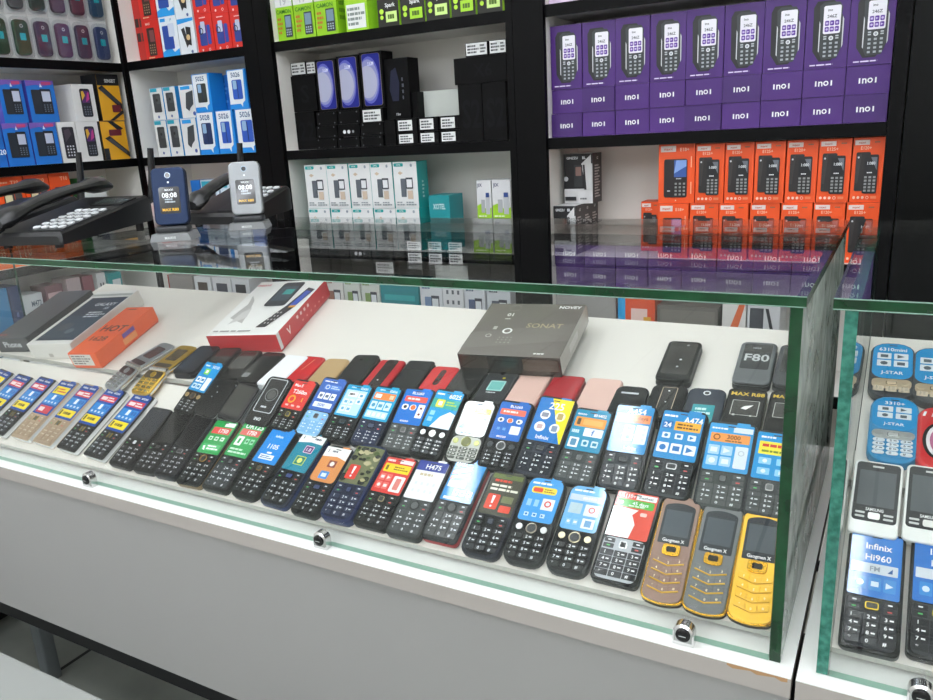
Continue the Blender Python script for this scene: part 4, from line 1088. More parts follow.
# --- the row of backs and closed flips on the upper board
V0 = .0225
UPPER = [
 ('flip', 'closed blue-black flip phone beside the gold slider, glossy ridged lid', (184, 372, 209, 345), dict(l=.09, body='#10131c', parts=[('outer_display', [('r', .14, .1, .5, .92, '#1b2133', .06), ('r', .6, .1, .66, .9, '#2b2f3c')])]), .002),
 ('flip', 'closed black flip phone with brown tinted lid by the cyan sticker', (206, 378, 229, 347), dict(l=.096, body='#121213', parts=[('outer_display', [('r', .14, .3, .86, .92, '#251f1e', .06)]), ('camera_lens', [('c', .4, .86, .025, '#9a9a9a')])]), .002),
 ('flip', 'closed black flip phone with framed lid window under the red box', (230, 378, 250, 350), dict(l=.088, body='#151515', parts=[('outer_display', [('r', .14, .34, .86, .94, '#4b4a44', .06), ('r', .17, .36, .83, .92, '#1b1b1a', .05)])]), .002),
 ('flip', 'closed black flip phone with shiny plain lid beside the white back', (248, 380, 275, 352), dict(l=.088, body='#0f1012', parts=[('outer_display', [('r', .1, .12, .9, .92, '#17191b', .05), ('r', .12, .12, .4, .26, '#6b6e70', .03)])]), .002),
 ('back', 'all white phone lying face down among black ones', (266, 385, 298, 355), dict(l=.088, t=.0145, body='#eceef0', side='#dfe2e5', r=.006), .002),
 ('back', 'red phone back with slim gold script logo beside white one', (292, 380, 316, 356), dict(l=.088, body='#c01f26', side='#8f151b', coat=.5, rough=.2, r=.011, parts=[('logo', [('p', [(.47, .42), (.5, .42), (.62, .86), (.59, .86)], '#e8a07a')])]), None),
 ('back', 'tan golden phone back between red and black backs', (320, 382, 338, 358), dict(l=.086, body='#c8a878', side='#a88a5c', bm=.3, r=.011), None),
 ('back', 'black phone back with one faint green dot', (349, 383, 366, 354), dict(l=.094, body='#1b1d1d', r=.009, parts=[('camera_lens', [('c', .62, .82, .03, '#3f8a4a'), ('c', .4, .82, .05, '#0a0a0a')])]), None),
 ('back', 'black phone back with wide red side stripes and one white dot', (376, 384, 393, 359.5), dict(l=.082, body='#b2232b', side='#8a1a20', r=.008, parts=[('stripe', [('r', .3, .02, .74, .98, '#241a1b', .1)]), ('camera_lens', [('c', .52, .84, .05, '#3a3334'), ('c', .5, .3, .03, '#e8e8e8')])]), None),
 ('back', 'charcoal phone back with square shoulders between two red backs', (405, 386, 421, 360), dict(l=.084, body='#202122', r=.006, rough=.3, parts=[('cover_seam', [('r', .06, .66, .94, .672, '#3a3b3c')])]), None),
 ('back', 'red phone back with black strip of three round lenses', (432, 390, 447, 366), dict(l=.080, body='#c5262d', side='#951a20', r=.010, coat=.4, parts=[('camera_strip', [('r', .4, .36, .6, .86, '#1c1213', .1), ('c', .5, .76, .07, '#5a1b1e'), ('c', .5, .61, .07, '#5a1b1e'), ('c', .5, .46, .07, '#5a1b1e')])]), None),
 ('back', 'shiny black phone back tucked under the dark grey box edge', (458, 391, 474, 368), dict(l=.074, body='#121315', r=.006, coat=.6, rough=.12), None),
 ('flip', 'closed dark grey flip phone with small teal outer display', (488, 402, 504, 370), dict(l=.088, body='#2e3033', rough=.4, parts=[('outer_display', [('r', .26, .4, .76, .68, '#9fd3cc', .03), ('r', .3, .43, .72, .65, '#6fb5ae', .02), ('ln', .3, .33, .72, .37, 1, '#dfe3e4')]), ('camera_lens', [('c', .5, .9, .09, '#17181a'), ('c', .62, .76, .05, '#d9c74a')])]), None),
 ('back', 'rose pink phone back, plain, beside the small teal display', (520, 402, 537, 372), dict(l=.082, body='#d8b3a6', side='#b98f82', r=.008, rough=.4), None),
 ('back', 'dark red phone back, plain and glossy, between two pink backs', (556, 400, 570, 375), dict(l=.080, body='#a81f2a', side='#7c151e', r=.006, coat=.6, rough=.14), None),
 ('back', 'rose pink phone back, plain, beside the small black phone with silver logo', (593, 408, 606, 378), dict(l=.084, w=.051, body='#dcb8ab', side='#b98f82', r=.009, rough=.4), None),
 ('flip', 'black rounded flip phone with short silver logo line', (624, 412, 634, 386), dict(l=.074, w=.045, body='#202224', r=.012, parts=[('logo', [('r', .2, .74, .72, .79, '#c9ccd0', .01)])]), None),
 ('flip', 'black flip phone with framed strip of dots, lower of the stacked pair', (663, 412, 671, 384), dict(l=.082, body='#17181a', r=.013, parts=[('outer_display', [('r', .3, .1, .72, .9, '#b9a890', .04), ('r', .32, .11, .7, .89, '#121314', .03), ('c', .5, .8, .03, '#e4e6e8'), ('c', .5, .5, .025, '#c9ccd0')])]), None),
 ('flip', 'slate blue flip phone with chrome camera ring and teal window', (702, 420, 707, 388), dict(l=.084, w=.048, body='#3d434e', bm=.3, r=.011, parts=[('camera_lens', [('c', .5, .86, .1, '#e6e8ea'), ('c', .5, .86, .065, '#1a1c20')]), ('outer_display', [('r', .22, .1, .78, .56, '#1f8f98', .03), ('ln', .3, .3, .7, .5, 2, '#bfeaee')])]), None),
 ('flip', 'black flip phone with gold lettering and dashed emblem frame', (741, 423, 748, 389), dict(l=.086, w=.0475, body='#232323', side='#6f6a52', r=.006, parts=[('logo', [('t', 'MAX R88', .52, .86, .085, '#e3bd3c', .84)]), ('emblem', [('r', .18, .34, .86, .7, '#c9c9c4', .03), ('r', .2, .35, .84, .69, '#2a2a29', .02), ('p', [(.42, .5), (.5, .56), (.72, .6), (.56, .48)], '#f2f2ee'), ('c', .28, .34, .04, '#d9d9d4'), ('c', .7, .34, .03, '#d9d9d4')])]), None),
 ('flip', 'black flip phone with gold lettering half behind the side glass edge', (783, 430, 789, 392), dict(l=.084, w=.044, body='#232323', side='#6f6a52', r=.006, parts=[('logo', [('t', 'MAX R88', .52, .86, .08, '#e3bd3c', .84)]), ('emblem', [('r', .18, .34, .86, .7, '#c9c9c4', .03), ('r', .2, .35, .84, .69, '#2a2a29', .02)])]), None),
 ('flip', 'black flip phone with three white dots, topmost on the upper board', (672, 382, 685, 341), dict(l=.098, body='#242524', rough=.3, r=.008, parts=[('outer_display', [('r', .1, .14, .9, .94, '#2c2c2a', .06)]), ('camera_lens', [('c', .62, .88, .045, '#dfe1e2'), ('c', .55, .5, .04, '#dfe1e2'), ('c', .52, .32, .04, '#b9bbbc')])]), .108),
 ('flip', 'grey flip phone with big lettering on its dark lid window', (751, 384, 759, 342), dict(l=.100, body='#6d7072', side='#3a3b3c', rough=.35, r=.009, bm=.2, parts=[('outer_display', [('r', .12, .32, .88, .93, '#35383a', .06), ('t', 'F80', .52, .6, .17, '#c9cccd', .66), ('ln', .36, .8, .66, .86, 1, '#a9acad')])]), .108),
 ('flip', 'dark grey flip phone beside the big-lettered one, seen through the glass corner', (789, 386, 797, 345), dict(l=.096, w=.042, body='#4b4d4f', side='#303132', r=.009, parts=[('outer_display', [('r', .15, .3, .85, .92, '#2f3133', .06)])]), .108),
]
for kind, lab, px, s, vm in UPPER:
    t = s.get('t', .0145 if kind == 'flip' else .0125)
    mt, L = spot(FR2, *px, t=t, L=s['l'], vmin=V0 if vm is None else vm, damp=.55)
    s = dict(s); s['l'] = L; s['t'] = t
    s.setdefault('w', .0475)
    (flip_phone if kind == 'flip' else back_phone)('flip_phone' if kind == 'flip' else 'mobile_phone', lab, GC, mt, s)


# --- the second case
YS0 = -.07
GR = 'phones in the second case'
INF = lambda top, second: [('t', 'Infinix', .55, .8, .1, WH, .6), ('t', second, .55, .62, .1, WH, .6), ('r', .04, .36, .94, .52, '#d4dce4', .02), ('t', top, .5, .44, .08, '#8a96a2', .5), ('p', [(.74, .4), (.84, .48), (.84, .4)], '#1b4f8a'), ('g', .1, .08, .94, .32, 3, 1, '#2f8ad4', '#d6ebfa', .84, .02)]
mt, L = spot(FR1, 868, 655, 878, 529)
bar_phone('mobile_phone', 'black phone with bright blue sticker and yellow nav strip in the second case', GR, mt,
          dict(w=.0515, l=.128, base='#0f74cc', items=INF('FM', 'Hi960'), ks='flat', kc='#15171a', plate='#2b2e31', nav='rect', nc='#e9c63c', ni='#1a1a1a', br=.12, lc='#f4f4f4', side='#2a2c2e'))
mt, L = spot(FR1, 938, 663, 942, 537)
bar_phone('mobile_phone', 'black phone with bright blue sticker cut off by the picture edge', GR, mt,
          dict(w=.0515, l=.128, base='#0f6cc4', items=INF('FM', 'H960'), ks='flat', kc='#15171a', plate='#2b2e31', nav='rect', nc='#e9c63c', ni='#1a1a1a', br=.12, lc='#f4f4f4'))
for lab, px in (('white slider phone with dark screen above the yellow-striped phone', (872, 530, 880, 462)), ('white slider phone with dark screen below the red phone', (928, 535, 933, 467))):
    mt, L = spot(FRB, *px, t=.0145, L=.086, vmin=0.0)
    w, l, t = .046, L, .0145
    root = empty('slider_phone', lab, 'mobile phone', GR, mat=mt)
    m = MB(); m.prism(lambda i: rr(w, l, .005, 0, 0, 4, i), 0, t * .48, .002, M('#e9e9e4', .3, 0, .3)); m.build('keypad_half', root)
    m = MB(); m.prism(lambda i: rr(w, l, .005, 0, 0, 4, i), t * .52, t, .002, M('#eeeeea', .3, 0, .3)); up = m.build('screen_half', root)
    m = MB(); m.prism(lambda i: rr(w - .005, l - .017, .004, 0, .006, 4, i), 0, .0004, .0002, M('#17191c', .35, 0, 0, spec=.3))
    draw(m, frame((-(w - .005) / 2, -l / 2 + .0145, .0004), (1, 0, 0), (0, 1, 0), (0, 0, 1)), w - .005, l - .017, [('r', .08, .26, .92, .86, '#3f4548'), ('r', .36, .92, .62, .95, '#c9c9c4'), ('t', 'SAMSUNG', .5, .2, .05, '#e9e9e9', .4)], (.4, 0), .00002, .00005)
    sc = m.build('screen', up); sc.location = (0, 0, t)
    m = MB(); m.prism(lambda i: rr(.011, .0075, .002, 0, -l / 2 + .021, 3, i), 0, .0008, .0003, M('#d9d9d4', .3, .4)); nb = m.build('nav_button', up); nb.location = (0, 0, t + .0005)
    for sx in (-1, 1):
        for dy in (0, .0045):
            m = MB(); m.prism(lambda i: rr(.009, .0022, .0008, sx * .013, -l / 2 + .019 + dy, 2, i), 0, .0006, .0002, M('#b9bbb8', .3, .4)); sk = m.build('soft_key', up); sk.location = (0, 0, t + .0005)
ITEM = lambda t: [('t', t, .5, .84, .1, WH, .7), ('g', .08, .32, .92, .74, 2, 2, '#e3edf3', '#56646e', .84, .02), ('t', 'J-STAR', .5, .16, .085, WH, .55)]
for lab, px, s in (
        ('blue round-bodied phone with silver nav panel and blue sticker in the second case', (891, 473, 895, 398), dict(l=.118, base='#1790cf', items=ITEM('3310+'), body='#2f86b8', plate='#2f86b8', kc='#dfe6ea', lc='#33414c', silver='#c3c6c4')),
        ('dark round-bodied phone with cream nav panel and blue sticker, topmost row', (891, 398, 893, 344), dict(l=.118, base='#1790cf', items=ITEM('6310mini'), body='#3a3c40', plate='#3a3c40', kc='#d9c9b0', lc='#444', silver='#dcc7a6')),
        ('dark round-bodied phone with cream nav panel cut off by the picture edge', (935, 402, 937, 349), dict(l=.118, base='#1790cf', items=ITEM('3'), body='#4a4b4c', plate='#4a4b4c', kc='#d9c9b0', lc='#444', silver='#d4bf9e'))):
    hi = 'topmost' in lab or 'cut off' in lab
    mt, L = spot(FR2, *px, t=.0118, L=s['l'], vmin=.1445 if hi else .023)
    root = bar_phone('mobile_phone', lab, GR, mt, dict(s, l=L, w=.050, r=.019, bt=.002, bb=.003, srad=.016, srb=.014, sin=.005, ys=(-.19 if hi else -.03), stop=.003, tab=False, ks='oval', nav='rect', nc=s['silver'], ni=s['silver'], kin=.009, ny=.0105, soft='round', rc=s['silver'], kb=.008))
    m = MB(); m.prism(lambda i: rr(.043, .021 if hi else .016, .006, 0, L * (-.19 if hi else -.03) - (.012 if hi else .0105), 3, i, rb=.008), 0, .0003, .0001, M(s['silver'], .3, .5)); np_ = m.build('nav_panel', root); np_.location = (0, 0, .0118 + .00042)
mt, L = spot(FR2, 938, 470, 940, 408, t=.014, L=.108, vmin=.0225)
root = empty('car_phone', 'red glossy car-shaped phone with black and white oval, second case', 'mobile phone', GR, mat=mt)
m = MB(); m.prism(lambda i: rr(.044, L, .018, 0, 0, 5, i, .003, .003), 0, .014, .005, M('#cf1f26', .18, 0, .6), steps=4); bd = m.build('body', root)
m = MB()
draw(m, frame((-.022, -L / 2, .014), (1, 0, 0), (0, 1, 0), (0, 0, 1)), .044, L, [('p', [(.5 + .36 * cos(a * pi / 12), .42 + .3 * sin(a * pi / 12)) for a in range(24)], '#1a1414'), ('p', [(.5 + .28 * cos(a * pi / 12), .42 + .26 * sin(a * pi / 12)) for a in range(24)], '#f0e8ea'), ('p', [(.5 + .2 * cos(a * pi / 12), .42 + .2 * sin(a * pi / 12)) for a in range(24)], '#b8648a')], (.15, .5))
m.build('oval_panel', bd)
for sx in (-.2, .0):
    m = MB(); draw(m, frame((-.022, -L / 2, .014), (1, 0, 0), (0, 1, 0), (0, 0, 1)), .044, L, [('p', [(.32 + sx, .82), (.38 + sx, .82), (.42 + sx, .9), (.36 + sx, .9)], WH)], (.15, .5)); m.build('light_mark', bd)

# ------------------------------------------------------------------ boxes in the long case
def quad_spot(fr, h, quad, dz=.0005):
    """centre, size and turn of a box from the four corners (back left, back right, front right, front left) of its upper face"""
    n = Vector((fr[0][2], fr[1][2], fr[2][2]))
    p0 = fr.to_translation() + n * (h + dz)
    iv = fr.inverted()
    q = [iv @ on_plane(x, y, p0, n) for x, y in quad]
    c = sum(q, Vector()) / 4
    dl = ((q[0] - q[3]) + (q[1] - q[2])) / 2
    w = ((q[1] - q[0]).length + (q[2] - q[3]).length) / 2
    a = atan2(dl.x, dl.y)
    return fr @ Matrix.Translation((c.x, c.y, dz)) @ Matrix.Rotation(-a, 4, 'Z'), w, dl.length


def lying_box(label, group, fr, h, quad, col, top, front=None, right=None, dz=.0005, scol=None, gl=(.4, .1), size=None, name='phone_box'):
    mt, w, l = quad_spot(fr, h, quad, dz)
    if size:
        w, l = size
    t = empty(name, label, 'box', group, mat=mt)
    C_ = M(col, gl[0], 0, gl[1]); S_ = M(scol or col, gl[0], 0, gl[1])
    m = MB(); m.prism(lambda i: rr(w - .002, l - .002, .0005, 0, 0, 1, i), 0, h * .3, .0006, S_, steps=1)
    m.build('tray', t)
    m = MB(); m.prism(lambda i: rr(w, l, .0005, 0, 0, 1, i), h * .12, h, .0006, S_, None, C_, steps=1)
    draw(m, frame((-w / 2, -l / 2, h), (1, 0, 0), (0, 1, 0), (0, 0, 1)), w, l, top, gl)
    if front:
        draw(m, frame((-w / 2, -l / 2, h * .12), (1, 0, 0), (0, 0, 1), (0, -1, 0)), w, h * .88, front, gl)
    if right:
        draw(m, frame((w / 2, -l / 2, h * .12), (0, 1, 0), (0, 0, 1), (1, 0, 0)), l, h * .88, right, gl)
    m.build('lid', t)
    return t


GX = 'phone boxes on the upper board of the long case'
lying_box('white and red phone box with pictures of two phones, lying on the upper board', GX, FR2, .037,
          [(264.7, 279.3), (322.5, 282.5), (273.2, 336.1), (207.9, 334)], '#f0eeea',
          [('t', 'maxvi', .12, .93, .05, '#c8202c', .2), ('p', [(.1, .3), (.16, .55), (.1, .72), (.2, .62), (.3, .4), (.36, .2), (.2, .26)], '#b9b6b2'), ('p', [(.16, .18), (.34, .3), (.28, .48), (.2, .4)], '#cfccc8'),
           ('r', .42, .5, .74, .96, '#2b2d31', .05), ('r', .46, .6, .70, .88, '#3a4b55', .02), ('r', .54, .72, .68, .82, '#39a7a0'),
           ('p', [(.62, .12), (.76, .12), (.9, .44), (.98, .8), (.86, .84), (.78, .5)], '#2a2326'), ('p', [(.82, .5), (.91, .5), (.95, .76), (.87, .78)], '#3a55b5'), ('r', .83, .46, .92, .5, '#e6a23a'), ('g', .68, .16, .82, .4, 3, 4, '#e3dfdc', None, .4), ('ln', .06, .04, .8, .08, 1, '#9a9894')],
          right=[('t', 'V', .2, .5, .45, '#f3dcdc', .1), ('g', .34, .5, .62, .9, 4, 1, '#f0c9c9', None, .45), ('g', .4, .1, .9, .45, 6, 1, '#e88b8b', None, .3), ('r', 0, 0, .045, 1, '#d8d6d6')],
          scol='#c4242e')
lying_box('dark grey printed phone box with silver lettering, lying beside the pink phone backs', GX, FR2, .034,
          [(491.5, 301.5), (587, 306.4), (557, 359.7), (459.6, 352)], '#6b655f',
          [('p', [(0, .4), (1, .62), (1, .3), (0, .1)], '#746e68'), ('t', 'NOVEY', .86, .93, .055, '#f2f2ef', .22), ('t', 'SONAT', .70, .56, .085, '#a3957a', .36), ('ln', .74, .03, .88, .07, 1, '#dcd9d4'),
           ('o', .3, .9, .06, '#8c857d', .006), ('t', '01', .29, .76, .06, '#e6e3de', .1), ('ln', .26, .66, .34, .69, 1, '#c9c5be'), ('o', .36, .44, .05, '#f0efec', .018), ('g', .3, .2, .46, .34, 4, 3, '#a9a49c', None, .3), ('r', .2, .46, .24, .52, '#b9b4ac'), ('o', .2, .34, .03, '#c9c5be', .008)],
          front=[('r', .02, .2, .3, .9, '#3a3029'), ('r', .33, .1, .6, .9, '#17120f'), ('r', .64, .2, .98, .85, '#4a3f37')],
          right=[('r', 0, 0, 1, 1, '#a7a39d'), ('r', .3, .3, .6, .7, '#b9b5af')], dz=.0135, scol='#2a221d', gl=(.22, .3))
lying_box('orange phone box with black lettering at the end of the box group', GX, FR2, .034,
          [(128.6, 306.8), (149, 309), (94.3, 354), (70, 350.7)], '#f0622a',
          [('t', 'HOT', .56, .52, .13, '#2a1a12', .85), ('t', '1628', .48, .3, .09, '#4a2a1a', .7), ('ln', .2, .93, .6, .96, 1, '#5a3018')],
          front=[('r', .04, .1, .8, .9, '#e3e0d8'), ('ln', .08, .15, .76, .85, 4, '#8a8680')],
          right=[('r', .42, .55, .62, .85, '#6a4a9a'), ('r', .4, .1, .62, .5, '#f09a5a')], size=(.068, .172))
lying_box('white phone box with dark blue starry cover between grey and orange boxes', GX, FR2, .036,
          [(97, 288), (142, 292), (69, 347), (24, 343)], '#ebe9e4',
          [('r', .1, .06, .98, .86, '#15293d'), ('r', .14, .1, .94, .5, '#1f3a4d'), ('c', .4, .3, .14, '#3f4a52'), ('c', .62, .22, .09, '#5a6a70'), ('t', 'GALAXY', .66, .72, .06, '#eef2f5', .5), ('t', 'S5', .8, .64, .045, '#dfe5ea', .2), ('ln', .5, .46, .94, .58, 3, '#dfe5ea'), ('r', .0, .89, 1, .93, '#b5b8b4')],
          front=[('r', .4, .05, .5, .3, '#b9b5ac')], scol='#e3e1db', size=(.110, .214))
lying_box('flat dark grey phone box at the far end of the box group', GX, FR2, .034,
          [(62, 288), (97, 288), (23, 343), (-14, 340)], '#4a4e55', [('ln', .1, .05, .4, .08, 1, '#a33')],
          front=[('t', 'Phone', .5, .5, .45, '#c9ccd0', .6)], scol='#33363b', size=(.090, .20))

# ------------------------------------------------------------------ things standing on the glass top
def stand_phone(label_p, label_s, x, y, rot, col, colt):
    Ts = Matrix.Translation((x, y, ZT + .0004)) @ Matrix.Rotation(rot, 4, 'Z')
    s = empty('phone_stand', label_s, 'phone stand', 'display stands on the glass top', mat=Ts)
    G = M('#8b8d8f', .35, .2)
    prof = [(-.0345, 0), (.0345, 0), (.0300, .012), (-.0300, .012)]
    m = MB()
    m.loft([[(px * (1.0 if i else .96), yy, pz) for px, pz in prof] for i, yy in enumerate((-.024, -.021, .03))], G)
    draw(m, frame((-.0345, -.0245, 0), (1, 0, 0), (0, .0, 1), (0, -1, 0)), .069, .012, [('t', 'MAXVI', .5, .5, .35, '#e9ebec', .4)], (.3, 0))
    m.build('base', s)
    m = MB(); m.prism(lambda i: rr(.055, .026, .006, 0, .004, 3, i), .0122, .0225, .003, M('#2b2d30', .35)); m.build('cradle', s)
    # the phone leans back in the cradle
    Tp = Ts @ Matrix.Translation((0, .004, .023)) @ Matrix.Rotation(radians(80), 4, 'X') @ Matrix.Translation((0, .047, -.007))
    ph = flip_phone('flip_phone', label_p, 'flip phones standing on the glass top', Tp,
                    dict(w=.056, l=.094, t=.014, r=.010, body=col, side=colt, bm=.45, rough=.3,
                         parts=[('camera_lens', [('c', .5, .86, .09, '#14171c'), ('o', .5, .86, .09, '#9fb4c9', .02), ('c', .5, .74, .03, '#dfe3e6')]),
                                ('outer_display', [('r', .2, .2, .8, .66, '#0a0c0e', .06), ('t', '08:08', .5, .52, .085, '#f4f6f8', .52), ('t', 'MAXVI', .5, .61, .035, '#dfe3e6', .3), ('ln', .36, .38, .66, .47, 2, '#aab4bc'), ('r', .24, .22, .76, .32, '#241d08'), ('t', 'MAX R80', .5, .27, .05, '#f0b92c', .48)])]))
    return ph


stand_phone('navy closed flip phone standing upright in a grey stand on the glass', 'grey display stand under the navy flip phone', -1.052, .888, radians(33), '#25324d', '#182135')
stand_phone('silver grey closed flip phone standing upright in a grey stand on the glass', 'grey display stand under the silver grey flip phone', -1.022, 1.030, radians(33), '#8f9294', '#5a5d60')


def desk_antenna(t, ant, d):
    m = MB(); m.tube([(ant, d - .004, .05), (ant + .008, d + .006, .055), (ant + .014, d + .01, .10), (ant + .018, d + .012, .148)], [.007, .0075, .0065, .0055], M('#101113', .4), 10); m.build('antenna', t)
    return t


def desk_phone(label, x, y, rot, ant=-.012, dep=.235, cord=True):
    """x, y: the front corner next to the keys"""
    T = Matrix.Translation((x, y, ZT + .0004)) @ Matrix.Rotation(rot, 4, 'Z')
    t = empty('desk_phone', label, 'desk phone', 'black desk phones on the glass top', mat=T)
    P = M('#141517', .38)
    w, d = .145, dep
    zt = lambda yy: .026 + .040 * yy / d
    m = MB()
    ys = [0, .004, .06, .12, d - .01, d]
    loops = []
    for i, yy in enumerate(ys):
        ins = .004 if i in (0, len(ys) - 1) else 0
        z1 = zt(yy) - (.006 if i in (0, len(ys) - 1) else 0)
        z0 = .006 + .012 * yy / d
        loops.append([(-w + ins, yy, z0), (-ins, yy, z0), (-ins, yy, z1 - .004), (-.004 - ins, yy, z1), (-w + .004 + ins, yy, z1), (-w + ins, yy, z1 - .004)])
    m.loft(loops, P); m.build('base', t)
    for fx, fy in ((-.02, .015), (-w + .02, .015), (-.02, d - .02), (-w + .02, d - .02)):
        m = MB(); m.lathe([(.007, 0), (.007, .0075 + .0117 * fy / d)], M('#0c0c0d', .6), 12, 'z', (fx, fy, 0)); m.build('foot', t)
    # handset arches over its cradle on the far side
    m = MB()
    L = []
    hx = -w + .030
    for k in range(15):
        u = k / 14
        yy = -.012 + (d + .035) * u
        arch = .014 * sin(pi * u) ** .8 if 0 < u < 1 else 0
        zc = zt(max(0, min(d, yy))) + .016 + arch
        hw = .024 if (u < .2 or u > .8) else .019
        hh = .015 if (u < .2 or u > .8) else .0095
        if k in (0, 14):
            hw, hh = .016, .008
        L.append([(hx + hw * cos(a * pi / 6) * 1.0, yy, zc + hh * sin(a * pi / 6)) for a in range(12)])
    m.loft(L, M('#17181a', .3, 0, .2)); m.build('handset', t)
    m = MB()
    if cord:
        m.tube([(hx, .004, zt(0) + .008), (hx - .02, -.02, .012), (hx - .05, -.03, .008), (hx - .08, -.01, .008)], .0035, M('#0e0e10', .5), 8); m.build('cord', t)
    # key field
    sl = atan2(.040, d)
    m = MB(); m.prism(lambda i: rr(.070, .125, .004, 0, 0, 3, i), 0, .0012, .0004, M('#1d1f21', .35)); pad = m.build('keypad', t)
    yk = .072 if d > .2 else .07
    pad.location = (-.040, yk, zt(yk) + .0002); pad.rotation_euler = (sl, 0, 0)
    for j in range(6 if d > .2 else 4):
        for i in range(4):
            ch = CH12[(j - 1) * 3 + i] if 1 <= j <= 4 and i < 3 else ''
            share('key', key_mesh('sep', ch, '#d5d8da', '#26282a'), pad, ((i - 1.5) * .0168, .050 - j * .0198, .0012), (1.1, 1.75, 2.6))
    if d < .2:
        return t if not ant else desk_antenna(t, ant, d)
    m = MB(); m.prism(lambda i: rr(.070, .045, .003, 0, 0, 3, i), 0, .003, .0008, P)
    draw(m, frame((-.035, -.0225, .003), (1, 0, 0), (0, 1, 0), (0, 0, 1)), .070, .045, [('r', .08, .14, .92, .86, '#3b4340')], (.15, .3)); scn = m.build('screen', t)
    scn.location = (-.040, d - .055, zt(d - .055)); scn.rotation_euler = (sl, 0, 0)
    return desk_antenna(t, ant, d)


desk_phone('black desk phone with white keys and arched handset, front of the three', -1.180, .772, radians(13))
desk_phone('black desk phone with white keys behind the navy flip phone', -1.035, 1.036, radians(5), dep=.145, cord=False, ant=-.14)
desk_phone('black desk phone cut off by the picture edge beside the front desk phone', -1.415, .775, radians(9))

# ------------------------------------------------------------------ boxes on the shelves
_BM = {}


def carton(label, group, wall, a0, a1, z0, z1, depth, col, items, key=None, off=0.0, side=None, sitems=None, jig=0.0, name='phone_box', cat='box', gl=(.42, .05)):
    """a box on the back shelves ('B', a = world X) or side shelves ('L', a = world Y), front face towards the room"""
    depth = min(depth, .160 - off)
    if wall == 'B':
        lo, hi = min(((-2.080, -1.594), (-1.495, -.808), (-.7175, -.039)), key=lambda b: abs((a0 + a1) - (b[0] + b[1])) / 2 - (b[1] - b[0]) / 2)
        a0, a1 = max(a0, lo + .0012), min(a1, hi - .0012)
    else:
        a1 = min(a1, 1.698)
    w, h = a1 - a0 - .0008, z1 - z0 - .0006
    T = (TB if wall == 'B' else TL) @ Matrix.Translation(((a0 + a1) / 2, off, z0 + .0006)) @ Matrix.Rotation(jig, 4, 'Z')
    if key and key in _BM:
        bw, bh, me = _BM[key]
        o = bpy.data.objects.new(name, me); COL.objects.link(o)
        o.matrix_world = T @ Matrix.Diagonal((w / bw, 1, h / bh, 1))
    else:
        m = MB(); sp_ = gl[2] if len(gl) > 2 else .5
        C_ = M(col, gl[0], 0, gl[1], spec=sp_); S_ = M(side or col, gl[0], 0, gl[1], spec=sp_)
        e = .0006
        loops = [[(-w / 2, e, 0), (w / 2, e, 0), (w / 2, depth, 0), (-w / 2, depth, 0)], [(-w / 2, e, h), (w / 2, e, h), (w / 2, depth, h), (-w / 2, depth, h)]]
        m.box(-w / 2, w / 2, 0, depth, 0, h, C_, left=S_, right=S_, back=S_)
        # top flap seam
        m.box(-w / 2 + .002, w / 2 - .002, -.0002, .0004, h - .0012, h - .0002, S_)
        draw(m, frame((-w / 2, 0, 0), (1, 0, 0), (0, 0, 1), (0, -1, 0)), w, h, items, gl, .0004, .0003)
        if sitems:
            draw(m, frame((w / 2, 0, 0), (0, 1, 0), (0, 0, 1), (1, 0, 0)), depth, h, sitems, gl, .0004, .0003)
            draw(m, frame((-w / 2, depth, 0), (0, -1, 0), (0, 0, 1), (-1, 0, 0)), depth, h, sitems, gl, .0004, .0003)
        o = m.build(name, smooth=0)
        o.matrix_world = T
        if key:
            _BM[key] = (w, h, o.data)
    return tag(o, label, cat, group)


def px(wall, x0, x1, yt, yb, off=0.0):
    """world extent of a front face from its pixel box"""
    ym, xm = (yt + yb) / 2, (x0 + x1) / 2
    if wall == 'B':
        Y = YW + off
        return on_y(x0, ym, Y).x, on_y(x1, ym, Y).x, on_y(xm, yb, Y).z, on_y(xm, yt, Y).z
    X = XW - off
    return on_x(x0, ym, X).y, on_x(x1, ym, X).y, on_x(xm, yb, X).z, on_x(xm, yt, X).z


def carton_px(label, group, wall, box, depth, col, items, z0=None, z1=None, **kw):
    a0, a1, b0, b1 = px(wall, *box, kw.get('off', 0.0))
    return carton(label, group, wall, a0, a1, b0 if z0 is None else z0, b1 if z1 is None else z1, depth, col, items, **kw)


# --- bay with the purple boxes
PU, PU2 = '#43176f', '#3a1263'
INOI = [('r', .295, .385, .332, .575, WH), ('t', 'n', .425, .515, .26, WH, .12), ('o', .555, .48, .062, WH, .028), ('r', .665, .385, .702, .575, WH)]
PHI = [('p', [(.16, .82), (.24, .9), (.62, .9), (.74, .83), (.72, .16), (.62, .1), (.34, .1), (.18, .24)], '#1c1d1f'),
       ('p', [(.30, .84), (.40, .88), (.76, .87), (.84, .8), (.82, .72), (.86, .66), (.86, .3), (.80, .2), (.74, .13), (.40, .12), (.34, .2), (.32, .6)], '#34383a'),
       ('p', [(.845, .68), (.875, .64), (.875, .3), (.85, .26)], '#c9ccd0'), ('p', [(.31, .24), (.335, .22), (.335, .6), (.31, .64)], '#d0d3d6'),
       ('r', .40, .46, .80, .83, '#eceaf2', .04), ('t', 'ino', .55, .775, .035, '#2a2a33', .2), ('t', '246Z', .6, .69, .042, '#4a4a55', .28),
       ('g', .43, .48, .78, .64, 3, 2, '#5a2f96', '#c9b9e6', .82, .02),
       ('c', .6, .40, .055, '#dfe3e5'), ('c', .6, .40, .03, '#9aa0a4'), ('g', .40, .14, .80, .36, 3, 4, '#a5adb0', None, .5), ('g', .4, .38, .52, .44, 1, 2, '#b9bfc2', None, .6), ('g', .68, .38, .8, .44, 1, 2, '#b9bfc2', None, .6),
       ('ln', .14, .035, .88, .065, 1, '#e3d9f0')]
xe = [-.7175 + .0751 * i for i in range(10)]
